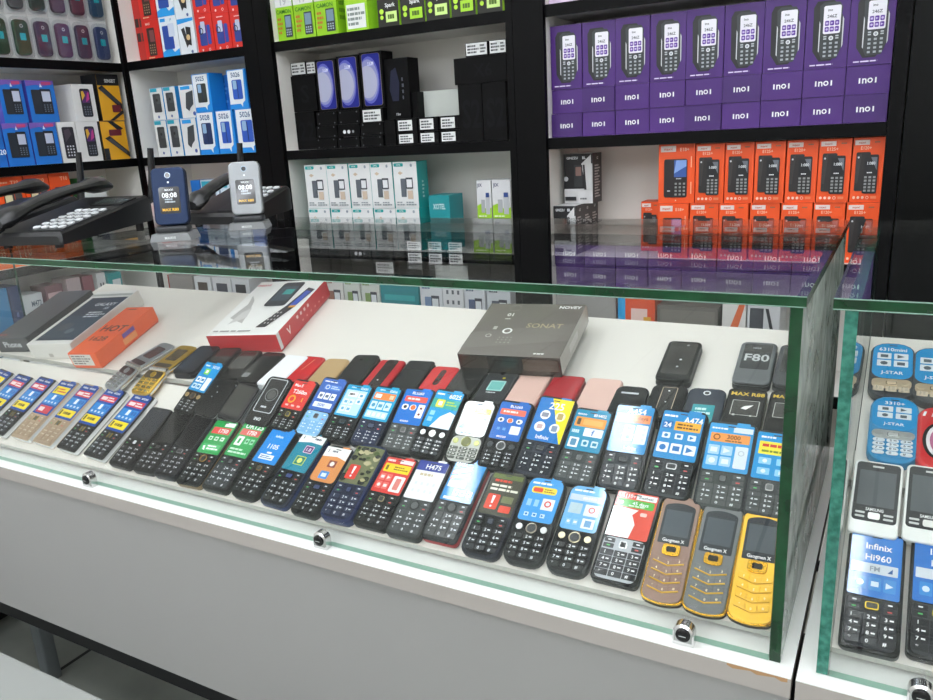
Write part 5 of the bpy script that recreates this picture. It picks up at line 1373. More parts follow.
zf1 = LV[2] + (px('B', 551.5, 580, 113.2, 137)[3] - px('B', 551.5, 580, 113.2, 137)[2])
hf = (zf1 - LV[2])
for r_ in range(2):
    for i in range(9):
        carton('%s flat purple box from the black post, %s' % (ORD[i], 'lower layer on the shelf' if r_ == 0 else 'upper layer under the standing boxes'),
               'flat purple boxes', 'B', xe[i] + .0003 * ((i * 7) % 3 - 1), xe[i + 1] - .0004, LV[2] + r_ * hf, LV[2] + (r_ + 1) * hf, .15, PU if (i * 3 + r_ * 5) % 4 else PU2, INOI,
               key='inoi%d' % ((i * 3 + r_ * 5) % 4 > 0), off=.002 * ((i * 5 + r_ * 3) % 4), sitems=[])
zst = LV[2] + 2 * hf
hst = px('B', 549, 580, 22.5, 87.3)
hst = hst[3] - hst[2]
for i in range(9):
    carton('%s standing purple box with a rugged phone picture from the black post' % ORD[i], 'standing purple boxes', 'B', xe[i], xe[i + 1] - .0004, zst, zst + hst, .048, PU, PHI, key='inois', off=.004 + .002 * (i % 2))

OR_, MAXR = '#f0561c', '#e9d9d2'
E18 = [('r', .06, .86, .48, .96, '#ead9d4'), ('t', 'maxvi', .27, .91, .045, '#d8592c', .3), ('t', 'E18+', .72, .895, .055, '#f6c9b0', .3), ('r', .16, .1, .8, .74, '#241f20', .05), ('r', .44, .44, .78, .72, '#33559c'), ('p', [(.44, .5), (.78, .62), (.78, .72), (.5, .72)], '#7f9fd9'), ('ln', .5, .4, .7, .43, 1, '#c9ccd0'), ('g', .44, .12, .78, .36, 3, 4, '#8d8f8f', None, .55), ('r', .26, .2, .34, .22, '#c9ccd0'), ('r', .9, .16, .93, .36, '#f6b08a'), ('r', .9, .6, .93, .78, '#f6b08a'), ('c', .5, .05, .018, '#f6d0ba')]
E120 = lambda t: [('r', .05, .89, .52, .965, '#ead9d4'), ('t', 'maxvi', .28, .928, .035, '#c04a28', .34), ('ln', .68, .91, .9, .945, 1, '#8a6a50'), ('t', t, .42, .845, .05, '#f9c3a6', .5), ('r', .12, .18, .58, .78, '#2a2727', .05), ('p', [(.14, .72), (.3, .77), (.22, .3), (.14, .3)], '#383434'), ('c', .2, .7, .03, '#c9ccd0'), ('r', .38, .14, .84, .74, '#232324', .05), ('r', .42, .44, .80, .70, '#1a1c20'), ('p', [(.6, .7), (.8, .7), (.8, .5)], '#6a6f78'), ('t', '1:080', .62, .61, .045, '#dfe3e6', .34), ('ln', .5, .45, .72, .48, 1, '#e9ebec'), ('g', .4, .16, .82, .42, 3, 5, '#8f9191', None, .62), ('c', .14, .08, .045, '#f7cdb8'), ('c', .28, .08, .045, '#f7cdb8'), ('c', .42, .08, .045, '#f7cdb8'), ('o', .57, .08, .05, '#f7cdb8', .015), ('r', .68, .06, .86, .1, '#ee8358')]
lo = [(658, 688), (689, 717.5), (718.3, 747.5), (749, 778.5), (780, 811), (812, 843.5), (845, 877.6)]
up = [(658, 694.5), (695.5, 724), (724.5, 753.3), (754.3, 784.5), (785.5, 816.8), (817.6, 850), (851, 884)]
zo = px('B', 689, 717, 203.5, 256)[3]
zo2 = px('B', 754, 784, 141.5, 203)[3]
for i, (a, b) in enumerate(lo):
    e0, e1, _, _ = px('B', a, b, 203.5, 258)
    carton('%s orange phone box in the lower row counted from the black-and-white boxes' % ORD[i], 'orange phone boxes, lower row', 'B', e0, e1, LV[3], zo, .05, OR_, E18 if i == 0 else E120('E120+' if i % 2 else 'E125+'), off=.003 * (i % 2), key='e18' if i == 0 else 'e120%d' % (i % 2))
for i, (a, b) in enumerate(up):
    e0, e1, _, _ = px('B', a, b, 145, 203)
    carton('%s orange phone box in the upper row counted from the black-and-white boxes' % ORD[i], 'orange phone boxes, upper row', 'B', e0, e1, zo, zo2 + (.004 if i == 0 else 0), .05, OR_, E18 if i == 0 else E120('E125+' if i % 2 else 'E120+'), off=.003 * ((i + 1) % 2), key='e18u' if i == 0 else 'e120%d' % ((i + 1) % 2))
e0, e1, _, t1 = px('B', 641, 660, 202, 246, .085)
carton('orange phone box set back behind the first lower orange box', 'orange phone boxes, lower row', 'B', e0, e1, LV[3], zo - .004, .05, OR_, E120('E120+'), off=.085, key='e1200')

GZ = [('r', 0, .80, 1, 1, '#17171a'), ('r', .0, .30, .78, .86, '#17171a'), ('p', [(.78, .86), (1, .86), (1, .98), (.86, .98)], '#17171a'), ('t', 'GINZZU', .3, .92, .05, WH, .4), ('t', 'BL', .72, .92, .055, WH, .25), ('p', [(.62, .8), (.96, .98), (.96, .3), (.78, .3)], '#d9d9d9'), ('r', .36, .34, .66, .78, '#2c2e31', .03), ('r', .42, .56, .62, .74, '#8a6a62', .02), ('p', [(.72, .28), (.8, .28), (.74, .78), (.68, .78)], '#1d1d1f'), ('c', .08, .5, .08, '#b9bcbf'), ('r', .04, .06, .44, .14, '#222226'), ('ln', .58, .07, .9, .13, 1, '#66686a'), ('o', .1, .1, .05, '#222226', .02)]
GZS = [('r', 0, 0, 1, 1, '#2b292b'), ('ln', .2, .1, .8, .78, 12, '#c9c6c4'), ('t', 'GZ', .5, .9, .05, WH, .6)]
ga = px('B', 549.5, 576, 206, 253.5)
for k, words in enumerate(('front one of three on the shelf', 'middle one of three on the shelf', 'rearmost of three on the shelf')):
    carton('black and white phone box with ribbed spine, %s' % words, 'black and white phone boxes', 'B', ga[0], ga[1], LV[3], ga[3], .049, '#d3d3d4', GZ, key='gz', off=.0 + .0505 * k, sitems=GZS, side='#2b292b')
gb = px('B', 565, 593.5, 154, 204, .05)
carton('black and white phone box with ribbed spine, standing on top of the others', 'black and white phone boxes', 'B', gb[0], gb[1], ga[3] + .0005, ga[3] + gb[3] - gb[2], .06, '#d3d3d4', GZ, key='gz2', off=.045, sitems=GZS, side='#2b292b')
# shelf above, of which a sliver shows
carton('pale lilac box whose foot shows at the very top beside the black post', 'boxes on the top shelf', 'B', -.733, -.66, LV[1], LV[1] + .15, .06, '#cdb7d3', [('r', .1, .1, .9, .5, '#8a4aa8')])
# low shelf behind the case
carton_px('orange box with blue end on the low shelf seen behind the glass case', 'boxes on the low shelves', 'B', (618, 655, 296, 330), .10, '#d9502a', [('r', 0, 0, .2, 1, '#2a9bd6'), ('r', .36, .55, .8, .85, '#e9c9bf'), ('r', .7, .5, .9, .75, '#d9a23a'), ('r', .3, .1, .95, .4, '#b93a1c')], z0=LV[4], z1=CZ - .388)
carton_px('grey box beside the orange one on the low shelf', 'boxes on the low shelves', 'B', (657, 718, 306, 330), .10, '#6a655f', [('r', .05, .1, .95, .95, '#77726b')], z0=LV[4], z1=CZ - .405)
carton_px('white box with orange swoosh picture on the low shelf', 'boxes on the low shelves', 'B', (722, 746, 304, 330), .10, '#d9d6d2', [('p', [(.1, .5), (.7, .98), (.95, .98), (.5, .5)], '#d8683a')], z0=LV[4], z1=CZ - .39)
carton_px('white box with black picture on the low shelf by the end post', 'boxes on the low shelves', 'B', (747, 780, 304, 335), .10, '#c9c9cc', [('r', .08, .5, .5, .95, '#3a3c44'), ('p', [(.55, .95), (.65, .95), (.95, .5), (.85, .5)], '#2a2b30')], z0=LV[4], z1=CZ - .39)
carton_px('long grey box on the low shelf seen over the dark printed box', 'boxes on the low shelves', 'B', (556, 616, 294, 330), .10, '#8c8a87', [('r', .02, .1, .98, .96, '#989591')], z0=LV[4], z1=CZ - .38)

# --- bay with lime, black and teal boxes
LI = '#8fc41e'
def camon(t):
    return [('r', 0, .50, 1, 1, '#d5d8d6'), ('t', t, .5, .58, .11, '#a9aeb0', .6), ('t', 'CAMON', .48, .435, .06, '#3f7f1c', .86), ('r', .5, .06, .9, .38, '#2b3138', .03), ('r', .54, .2, .86, .36, '#6f8a9c'), ('g', .54, .08, .86, .18, 3, 3, '#9fb0ba', None, .6), ('ln', .1, .1, .4, .36, 4, '#b8702a')]
for i, (a, b) in enumerate(((273.5, 293.5), (294.5, 314.5), (315.5, 337.5))):
    e0, e1, _, _ = px('B', a, b, 0, 38)
    carton('%s white-topped lime phone box from the dark post on the upper shelf' % ORD[i], 'lime and white boxes', 'B', e0, e1, LV[1], LV[1] + .17, .05, LI, camon(('19', '19', '20')[i]), sitems=[('ln', .2, .2, .8, .8, 6, '#5a8a14')])
e0, e1, _, _ = px('B', 345.5, 368, 0, 34)
carton('lime box with red month grid and white label', 'lime and white boxes', 'B', e0, e1, LV[1], LV[1] + .17, .07, '#9bcf24', [('r', .12, .46, .9, .98, '#d8483a', .02), ('g', .16, .5, .86, .94, 4, 4, '#e9837a', None, .7), ('r', .08, .05, .92, .38, '#e3e6e3'), ('ln', .12, .08, .88, .35, 4, '#7f8a86')])
SPK = lambda a: [('r', 0, 0, 1, .44, '#17180f'), ('r', .06, .5, .3, 1, '#6fae9a'), ('r', .36, .48, .92, 1, '#c9cfc0'), ('g', .4, .5, .9, .98, 4, 6, '#4a3f38', None, .6), ('c', .2, .25, .1, '#b4e03a'), ('c', .2, .16, .08, '#b4e03a'), ('t', 'Spark', .62, .34, .06, WH, .5), ('r', .4, .08, .92, .24, '#a4d62c' if a else '#c9e58a'), ('ln', .5, .1, .9, .22, 1, '#4a6a10')]
for i, (a, b) in enumerate(((377.5, 399), (400.5, 425), (426, 450), (451.5, 476), (477.5, 503))):
    e0, e1, _, _ = px('B', a, b, 0, 20)
    carton('%s lime box with black base band counted from the box with red month grid' % ORD[i], 'lime and black boxes', 'B', e0, e1, LV[1], LV[1] + .15, .06, '#a8da2e', SPK(i % 2))

BK = '#09090a'
def blk(label, box, depth, items, z0=None, z1=None, off=0.0, col=BK, **kw):
    return carton_px(label, 'black phone boxes', 'B', box, depth, col, items, z0=z0, z1=z1, off=off, gl=(.5, 0, .12), **kw)
LBL = [('r', .04, .1, .96, .95, '#dcdedd'), ('ln', .1, .2, .6, .85, 3, '#4a4c4e'), ('ln', .66, .2, .92, .85, 3, '#4a4c4e')]
EMB = lambda t: [('t', t, .55, .5, .5, '#131316', .8)]
z_m = px('B', 277, 317, 112, 150)[3]
z_t = px('B', 277, 317, 75, 112)[3]
blk('large black box lowest at the dark post of the middle shelf', (277, 316, 112, 150), .12, EMB('22'), LV[2], z_m, .03)
blk('large black box on top of the lowest one by the dark post', (277, 316, 75, 112), .12, EMB('S'), z_m, z_t, .03)
blk('small black box end with white label by the dark post, topmost', (286.5, 306, 62.5, 75), .12, LBL, z_t, None, .035)
blk('small black box end with white label squeezed beside the pictured phones', (306.5, 315.5, 61.5, 74), .12, LBL, z_t, None, .035)
EL = lambda cx, cy, rx, ry: [(max(.125, cx + rx * cos(t * pi / 14)), cy + ry * sin(t * pi / 14)) for t in range(28)]
SCR = [('r', .1, .04, .92, .97, '#7a705c', .09), ('r', .12, .045, .90, .965, '#24297f', .08), ('p', EL(.40, .5, .44, .42), '#5a5fae'), ('p', EL(.36, .5, .44, .37), '#8589b8'), ('p', EL(.32, .47, .42, .29), '#a4a6bc'), ('t', '11:38', .52, .80, .045, '#e9ecf8', .4), ('ln', .36, .755, .72, .775, 1, '#c9cdf0')]
cols3 = ((316.5, 337), (338, 360), (360.8, 383.5))
rows3 = ((137, 150), (124, 137), (110, 124))
zz = [LV[2], px('B', 339, 360, 137, 150)[3], px('B', 339, 360, 124, 137)[3], px('B', 339, 360, 110, 124)[3]]
for i, (a, b) in enumerate(cols3):
    for j in range(3):
        its = [('c', .12, .15, .03, '#5a5c60'), ('c', .88, .15, .03, '#5a5c60'), ('c', .12, .85, .03, '#5a5c60'), ('c', .88, .85, .03, '#5a5c60')]
        words = ['plain', 'plain', 'plain']
        if i == 1 and j == 1:
            its = [('c', .3, .4, .07, '#eceef0'), ('c', .5, .4, .07, '#eceef0'), ('c', .7, .4, .05, '#8a8c90')]
        if i == 2 and j == 2:
            its = [('r', .1, .05, .9, .9, '#dcdedd'), ('ln', .16, .15, .84, .8, 3, '#5a5c5e')]
        lab = '%s flat black box in the %s pictured-phone column' % (('lowest', 'middle', 'topmost')[j], ORD[i])
        blk(lab, (a, b, rows3[j][0], rows3[j][1]), .15, its, zz[j], zz[j + 1], .002 * ((i + j) % 2))
    lab = '%s standing black box picturing a phone with blue lit screen' % ORD[i]
    bx = px('B', a, b, 57 - i * 2, 110)
    blk(lab, (a, b, 57 - i * 2, 110), .05, SCR, zz[3], zz[3] + bx[3] - bx[2], .004)
labz = [LV[2], px('B', 418, 438, 131.5, 145.5)[3], px('B', 418, 438, 117, 131.5)[3]]
for i, (a, b) in enumerate(((396.5, 417.3), (418.3, 438.5), (439.3, 460))):
    for j in range(2):
        blk('flat black box with white label, %s row, %s from the tall black box' % (('lower', 'upper')[j], ORD[i]), (a, b, 120, 140), .14, [('r', .1, .14, .78, .88, '#e3e5e4'), ('ln', .16, .2, .72, .8, 3, '#5a5c5e')], labz[j], labz[j + 1], .002 * ((i + j) % 2))
blk('tall black box with a faint pictured phone past the blue lit screens', (384.5, 409, 52, 117), .05, [('p', [(.3, .3), (.2, .5), (.3, .8), (.5, .85), (.62, .6), (.55, .3)], '#26283a'), ('t', '12m', .5, .08, .04, '#c9ccd0', .3), ('ln', .72, .3, .8, .7, 4, '#5a5c66')], labz[2], labz[2] + .145, .012)
blk('small black box peeping from behind the tall black box', (409.5, 418, 92, 117), .05, [], labz[2], None, .02)
blk('narrow plain black box under the tall black one', (384.5, 395.5, 118, 147), .14, [], LV[2], labz[2], .004)
carton_px('pale grey box standing behind the white-labelled black ends', 'black phone boxes', 'B', (420, 460, 90, 117), .04, '#b9beb8', [], z0=labz[2], off=.05)
zl = px('B', 459, 506, 83, 143)
blk('large black embossed box at the end post, first of two', (459, 482.5, 84, 143), .1, EMB('S2'), LV[2], zl[3])
blk('large black embossed box at the end post, second of two', (483, 506.5, 82, 143), .1, EMB('S2'), LV[2], zl[3])
zl2 = px('B', 454, 506, 56, 83)
blk('wide black box lying on the two large embossed boxes', (454, 506.5, 57, 84), .1, EMB('X6'), zl[3], zl[3] + zl2[3] - zl2[2], .0)
blk('black box end with white label, topmost pair, nearer the room corner', (465, 488, 41, 55), .1, LBL, zl[3] + zl2[3] - zl2[2], zl[3] + zl2[3] - zl2[2] + .032, .003)
blk('black box end with white label, topmost pair, against the end post', (489, 506.5, 39, 53), .1, LBL, zl[3] + zl2[3] - zl2[2], zl[3] + zl2[3] - zl2[2] + .032, .003)

TE = '#1fa3a0'
XO = [('r', 0, 0, 1, 1, '#e6e8e8'), ('r', .04, .90, .44, .97, TE, .03), ('t', 'XOTEL', .24, .935, .03, WH, .3), ('c', .78, .92, .05, '#9aa6b0'), ('p', [(.2, .76), (.3, .8), (.42, .76), (.3, .72)], '#d3bfa6'), ('r', .3, .24, .52, .64, '#5d646c', .02), ('r', .52, .42, .82, .66, '#3c4048', .02), ('r', .56, .45, .78, .62, '#e6e8ea'), ('r', .58, .2, .8, .38, '#cbb8a4'), ('ln', .1, .05, .42, .15, 2, '#8f989c'), ('ln', .5, .05, .92, .15, 2, '#8f989c')]
XOS = [('r', 0, 0, 1, 1, TE), ('ln', .4, .2, .6, .6, 5, '#bfe6e4')]
cx5 = ((305.7, 327.5), (328, 349.3), (349.8, 371), (371.5, 393.3), (393.8, 417.5))
zx = px('B', 350, 371, 208.3, 250)[3]
hx_ = px('B', 350, 371, 163, 208)
for i, (a, b) in enumerate(cx5):
    e0, e1, _, _ = px('B', a, b, 163, 208)
    for j in range(2):
        z0_ = LV[3] if j == 0 else zx
        z1_ = zx if j == 0 else zx + hx_[3] - hx_[2]
        carton('%s teal-edged white box in the %s row from the dark post' % (ORD[i], ('lower', 'upper')[j]), 'teal and white boxes', 'B', e0, e1, z0_, z1_, .05, TE, XO, key='xo', off=.002 * ((i + j) % 2), sitems=XOS, side=TE)
for j in range(2):
    e0, e1, _, _ = px('B', 296, 306, 163, 208, .06)
    carton('teal box set back at the dark post, %s of two' % ('lower', 'upper')[j], 'teal and white boxes', 'B', e0, e1, LV[3] if j == 0 else zx, zx if j == 0 else zx + .10, .05, TE, [('r', .2, .3, .8, .5, '#dfe6e6')], off=.06)
zq = px('B', 430, 450, 216, 246, .02)
for j in range(2):
    e0, e1, _, _ = px('B', 430, 450.5, 194, 246, .02)
    carton('small teal box beside the teal-edged stack, %s of two' % ('lower', 'upper')[j], 'teal and white boxes', 'B', e0, e1, LV[3] + j * .07, LV[3] + (j + 1) * .07, .07, '#1b8f96', [('t', 'XOTEL', .5, .6, .2, '#cfe9ea', .6), ('r', .05, .1, .6, .14, '#0f5f66')], off=.02)
AX = [('r', 0, 0, 1, 1, '#d5d6d8'), ('p', [(0, 0), (1, 0), (1, .3), (.7, .22), (.3, .4), (0, .34)], '#9ccb2c'), ('t', 'JIX', .22, .88, .09, '#26325a', .34), ('r', .3, .16, .56, .5, '#a6a9ad', .03), ('r', .62, .12, .9, .62, '#b9bcc0', .03), ('r', .64, .56, .88, .68, '#2f4a86', .02), ('ln', .1, .04, .9, .1, 1, '#e9f3cf')]
zax = px('B', 492, 511, 219, 253)[3]
for j, cols in enumerate((((473.5, 493), (494, 511.5)), ((477, 491.5), (492, 510.5)))):
    for i, (a, b) in enumerate(cols):
        e0, e1, _, _ = px('B', a, b, 180 + 40 * (1 - j), 217 + 40 * (1 - j))
        carton('white and lime box by the end post, %s row, %s' % (('lower', 'upper')[j], ('beside the post', 'one further out')[1 - i]), 'white and lime boxes', 'B', e0, min(e1, -.8095), LV[3] if j == 0 else zax, zax if j == 0 else zax + .093, .06, '#cfd1d2', AX, off=.002 * i)
# low shelf behind the case
LOWB = [(345, 361, '#cfd4cc', '#7f9a5a', 'white box with green phone picture'), (362, 380, '#cfd4cc', '#7f9a5a', 'second white box with green phone picture'), (381, 419, '#157f86', '#2aa0a4', 'wide dark teal box'),
        (420.5, 442.5, '#d3d6da', '#6f86a8', 'white box with pale blue phone picture'), (443, 463.5, '#d9dadc', '#5a5f66', 'white box with rows of small dark icons'), (464.5, 485, '#cfd3d8', '#4a5a78', 'white box with navy phone picture'), (487, 510.5, '#c9cdd1', '#454b58', 'white box with charcoal phone picture'),
        (306, 324, '#d9d6d2', '#4a4f5a', 'white box with slate phone picture'), (325, 344, '#d9d6d2', '#8a5a4a', 'white box with brown phone picture')]
for a, b, c, c2, lab in LOWB:
    e0, e1, _, _ = px('B', a, b, 290, 306)
    its = [('r', .1, .72, .9, .8, c2)] if 'icons' not in lab else [('g', .1, .4, .9, .95, 3, 4, c2, None, .4)]
    if 'phone' in lab:
        its = [('r', .2, .35, .56, .8, c2, .03), ('r', .5, .55, .86, .82, '#3a3e46', .02), ('r', .54, .58, .82, .78, '#dfe3e6'), ('ln', .1, .9, .6, .95, 1, c2)]
    carton(lab + ' on the low shelf behind the glass case', 'boxes on the low shelves', 'B', max(e0, -1.49), min(e1, -.81), LV[4], CZ - .38, .08, c, its)

# --- bay by the room corner
GQ = 'boxes in the bay by the room corner'
def cq(label, box, col, items, z0=None, z1=None, depth=.05, off=0.0, **kw):
    return carton_px(label, GQ, 'B', box, depth, col, items, z0=z0, z1=z1, off=off, **kw)
RD = '#cf2a20'
carton('deep red box with dark windows set back in the room corner', GQ, 'B', -2.0785, -2.035, LV[1], LV[1] + .2, .05, '#b3241c', [('r', .1, .3, .45, .42, '#2a1210'), ('r', .55, .3, .9, .42, '#5a2a20'), ('r', .1, .5, .45, .62, '#2a1210'), ('r', .55, .5, .9, .62, '#5a2a20')], off=.03)
RPH = [('r', .25, .1, .72, .8, '#3a2a24', .05), ('r', .4, .45, .68, .74, '#7a4a4a'), ('g', .3, .14, .68, .4, 3, 4, '#a08a6a', None, .5), ('t', 'MAX', .4, .9, .06, '#f0d0c0', .5), ('ln', .2, .03, .7, .08, 1, '#e9c9a0')]
WB = [('p', [(0, 0), (1, 0), (1, .2), (.7, .12), (.5, .26), (0, .14)], '#2a96dc'), ('r', .15, .2, .75, .78, '#2c4a9c', .05), ('r', .5, .5, .85, .82, '#c9d3e3', .03), ('t', 'J4', .7, .92, .06, '#6f9ab9', .3), ('r', .1, .88, .4, .96, '#2a96dc')]
WB2 = [('p', [(0, .86), (1, .92), (1, 1), (0, 1)], '#2a96dc'), ('p', [(.2, .72), (.4, .76), (.6, .3), (.45, .2)], '#2c2d30'), ('p', [(.5, .78), (.8, .74), (.75, .24), (.5, .3)], '#1f2022'), ('c', .6, .48, .12, '#dcc08a'), ('c', .75, .08, .07, '#5a6a9a')]
zr = {}
for a, b, yt, yb, col, its, lab in ((143.5, 160, 17, 58, RD, RPH, 'red box with brown phone picture'), (160.5, 178, 14, 56, '#dfe5ea', WB, 'white and blue box with blue phone picture'), (178.7, 195, 16.5, 54, '#dfe5ea', WB2, 'white and blue box with black flip phone picture')):
    e = px('B', a, b, yt, yb); h_ = e[3] - e[2]
    for j in range(2):
        carton('%s, %s on the upper corner shelf' % (lab, ('lower one', 'topmost')[j]), GQ, 'B', e[0], e[1], LV[1] + j * h_, LV[1] + (j + 1) * h_, .06, col, its)
RW = [('r', .18, .18, .62, .72, '#2c3f8c', .06), ('r', .3, .5, .56, .8, '#b9c3d9', .04), ('o', .3, .56, .14, '#2a2226', .04), ('r', .66, .2, .86, .7, '#32479c', .05), ('c', .3, .07, .05, '#f2d5d0'), ('o', .72, .07, .06, '#f2d5d0', .02), ('ln', .3, .87, .8, .92, 1, '#f2d5d0')]
for i, (a, b) in enumerate(((196, 213), (213.4, 230.5), (231, 247.5))):
    e = px('B', a, b, 10, 50 - i * 1.6); h_ = e[3] - e[2]
    for j in range(2):
        carton('%s red box with blue phone picture by the dark post side, %s layer' % (ORD[i], ('lower', 'upper')[j]), GQ, 'B', e[0], e[1], LV[1] + j * h_, LV[1] + (j + 1) * h_, .06, RD, RW)
WG = [('r', .05, .88, .6, .98, '#2aa0b8'), ('r', .2, .24, .82, .82, '#3d4143', .07), ('r', .46, .5, .8, .76, '#4d5254', .05), ('c', .52, .62, .08, '#1c1e20'), ('c', .5, .1, .08, '#5a6a9a')]
WG2 = [('r', .1, .86, .7, .96, '#2a96dc'), ('p', [(.3, .3), (.42, .76), (.86, .82), (.8, .4), (.6, .3), (.5, .2)], '#42474a'), ('c', .8, .12, .09, '#4a5a9a')]
zc = px('B', 164, 176, 119.5, 155)[3]
for j, row in enumerate((((156, 168, WG), (168.4, 181, WG), (181.6, 196.8, WG2)), ((151, 163.4, WG), (163.8, 176, WG), (179.3, 195.5, WG2)))):
    for i, (a, b, its) in enumerate(row):
        e = px('B', a, b, 84 if j else 120, 119 if j else 154)
        carton('%s white box with grey phone picture, %s row, corner bay middle shelf' % (ORD[i], ('lower', 'upper')[j]), GQ, 'B', e[0], e[1], LV[2] if j == 0 else zc, zc if j == 0 else zc + .093, .05, '#dcdedd', its, side='#2a8fd0', off=.002 * i)
BLB = '#1f86d6'
def f50(t, c):
    return [('p', [(.02, .12), (.6, .12), (.7, .03), (.72, .14), (.86, .2), (.92, .98), (.05, .98)], '#e3e8ec'), ('t', t, .48, .87, .12, '#24507c', .84), ('r', .24, .24, .78, .74, c, .06), ('r', .3, .5, .5, .72, '#8fb0d0', .04), ('r', .52, .26, .55, .7, '#1a2a4a')]
zd_ = px('B', 217, 233, 110, 152)[3]
for box, t, c, lab, j in (((197.5, 216, 111, 153), '5028', '#27385f', 'navy phone, beside the grey-phone boxes', 0), ((217, 234, 110, 152), '5026', '#2f57b5', 'royal blue phone, middle of three', 0), ((236, 257.5, 108, 150), '5026', '#2f57b5', 'royal blue phone, against the dark post', 0),
                          ((192.5, 210, 72, 109), '5025', '#3a3f3a', 'dark green phone', 1), ((227.5, 246, 68, 107), '5026', '#2f57b5', 'royal blue phone, middle of three', 1), ((247, 257, 66, 104), '5026', '#2f57b5', 'half hidden at the dark post', 1)):
    e = px('B', *box)
    carton('blue and white box, %s, %s row' % (lab, ('lower', 'upper')[j]), GQ, 'B', max(e[0], -1.9), min(e[1], -1.596), LV[2] if j == 0 else zd_, zd_ if j == 0 else zd_ + .105, .055, BLB, f50(t, c), off=.002)
e = px('B', 211, 226, 72, 109, .04)
carton('plain blue box set back between the numbered upper boxes', GQ, 'B', e[0], e[1], zd_, zd_ + .1, .06, '#1a66b8', [('ln', .2, .2, .8, .8, 5, '#4a8fd0')], off=.06)
for a, b, its, lab, c in ((146, 157, [], 'red box end behind the navy flip phone', RD), (192, 201, [('ln', .2, .2, .8, .8, 4, '#8fc0e6')], 'narrow blue box behind the desk phone', '#1f6fc0'), (202, 219, WG, 'white and blue box with grey phone picture behind the desk phone', '#cfe0ec'), (221, 233, WG, 'white and blue box beside the silver grey flip phone', '#cfe0ec'), (235, 246, WG2, 'white and blue box behind the silver grey flip phone', '#cfe0ec'), (248, 259, [('ln', .2, .2, .8, .8, 4, '#8fc0e6')], 'royal blue box past the silver grey flip phone', '#1f5fc0')):
    e = px('B', a, b, 172, 215)
    carton(lab, GQ, 'B', e[0] if a > 150 else -2.0785, (min(e[1], -1.596) if a > 150 else -2.05), LV[3], LV[3] + .195, .06, c, its)
for a, b, c, its, lab in ((146, 170, '#b52a24', [('r', .3, .6, .5, .9, '#2a1a1a'), ('r', .6, .6, .75, .9, '#d9a23a')], 'red box low in the corner bay seen over the white board'), (171, 194, '#8f8a86', [], 'grey box low in the corner bay'), (196, 212, '#cfd2d4', [('r', .2, .5, .8, .9, '#4a3f36')], 'white box with brown picture low in the corner bay'), (214, 232, '#d2d4d6', [('r', .2, .5, .8, .9, '#3a3f4a')], 'white box with slate picture low in the corner bay'), (233, 250, '#d2d4d6', [('r', .2, .5, .8, .9, '#2a2c30')], 'white box with black picture low in the corner bay')):
    e = px('B', a, b, 285, 300)
    carton(lab, GQ, 'B', e[0], min(e[1], -1.596), LV[4], CZ - .40, .08, c, its)

# --- side wall shelves
GS = 'boxes on the side wall shelves'
def cs(label, box, col, items, z0=None, z1=None, depth=.06, off=0.0, **kw):
    return carton_px(label, GS, 'L', box, depth, col, items, z0=z0, z1=z1, off=off, **kw)
# blister packs
CLEAR = glass_material('clear_plastic', (.93, .94, .95, 1), .05, .08)
for j in range(2):
    for i in range(6):
        y0 = 1.312 + i * .0625
        hgt = .118
        T = TL @ Matrix.Translation((y0 + .031, .004, LV[1] + .0006 + j * (hgt + .001)))
        t = empty('blister_pack', '%s clear blister pack with a flip phone counted from the picture edge, %s row' % (ORD[i], ('lower', 'upper')[j]), 'blister pack', 'blister packs on the side wall', mat=T)
        m = MB(); m.box(-.0305, .0305, .018, .0195, 0, hgt, M('#c9cac8', .5)); m.build('card', t)
        c = ('#2f4a38', '#2f4f38', '#4a3a4e', '#5a3450', '#4a3f55', '#3a456a')[i] if j == 0 else ('#4a4a50', '#55595a', '#3f4a44', '#55384c', '#5a3848', '#33506a')[i]
        m = MB(); m.T = frame((0, .0175, .058), (1, 0, 0), (0, 0, 1), (0, -1, 0))
        m.prism(lambda q: rr(.042, .092, .012, 0, 0, 4, q), 0, .012, .003, M(c, .3, .2, .3))
        m.T = None
        draw(m, frame((-.021, .0053, .012), (1, 0, 0), (0, 0, 1), (0, -1, 0)), .042, .092, [('o', .52, .82, .11, '#d9dcdc', .04), ('r', .32, .42, .72, .62, '#2fa6b0', .02)], (.2, .3)); m.build('packaged_phone', t)
        m = MB(); m.T = frame((0, .0178, .058), (1, 0, 0), (0, 0, 1), (0, -1, 0))
        m.prism(lambda q: rr(.053, .108, .014, 0, 0, 4, q), .0002, .0165, .004, CLEAR); m.T = None
        m.build('plastic_shell', t)
BB = '#2272c8'
BBI = [('p', [(0, .86), (.35, .9), (.6, .86), (1, .92), (1, 1), (0, 1)], '#7a5ab0'), ('r', .55, .9, .9, .97, '#c0487a'), ('r', .14, .2, .46, .78, '#2b2f36', .04), ('r', .44, .2, .84, .8, '#22262d', .04), ('r', .5, .5, .8, .74, '#c3c9dc'), ('g', .48, .24, .8, .44, 3, 4, '#6f7884', None, .5), ('p', [(.46, .84), (.56, .84), (.5, .93)], '#dce9f5')]
zb = px('L', 32, 58, 122.5, 164)[3]
for box, lab, j in (((5, 31.5, 123, 165), 'nearer the picture edge', 0), ((32.5, 59, 122.5, 164), 'beside the white boxes', 0), ((0, 24.5, 75, 121), 'nearer the picture edge', 1), ((28, 56, 77, 122), 'beside the white boxes', 1)):
    e = px('L', *box)
    cs('blue phone box with dark phone picture, %s row, %s' % (('lower', 'upper')[j], lab), box, BB, BBI, LV[2] if j == 0 else zb, zb if j == 0 else zb + .112, depth=.05, key='bb', sitems=[('r', 0, 0, 1, 1, '#4a4ab0')])
cs('blue phone box mostly outside the picture at its edge', (-22, 4.5, 128, 166), '#1f6ac0', [('t', '20', .9, .35, .12, WH, .3)], LV[2], zb)
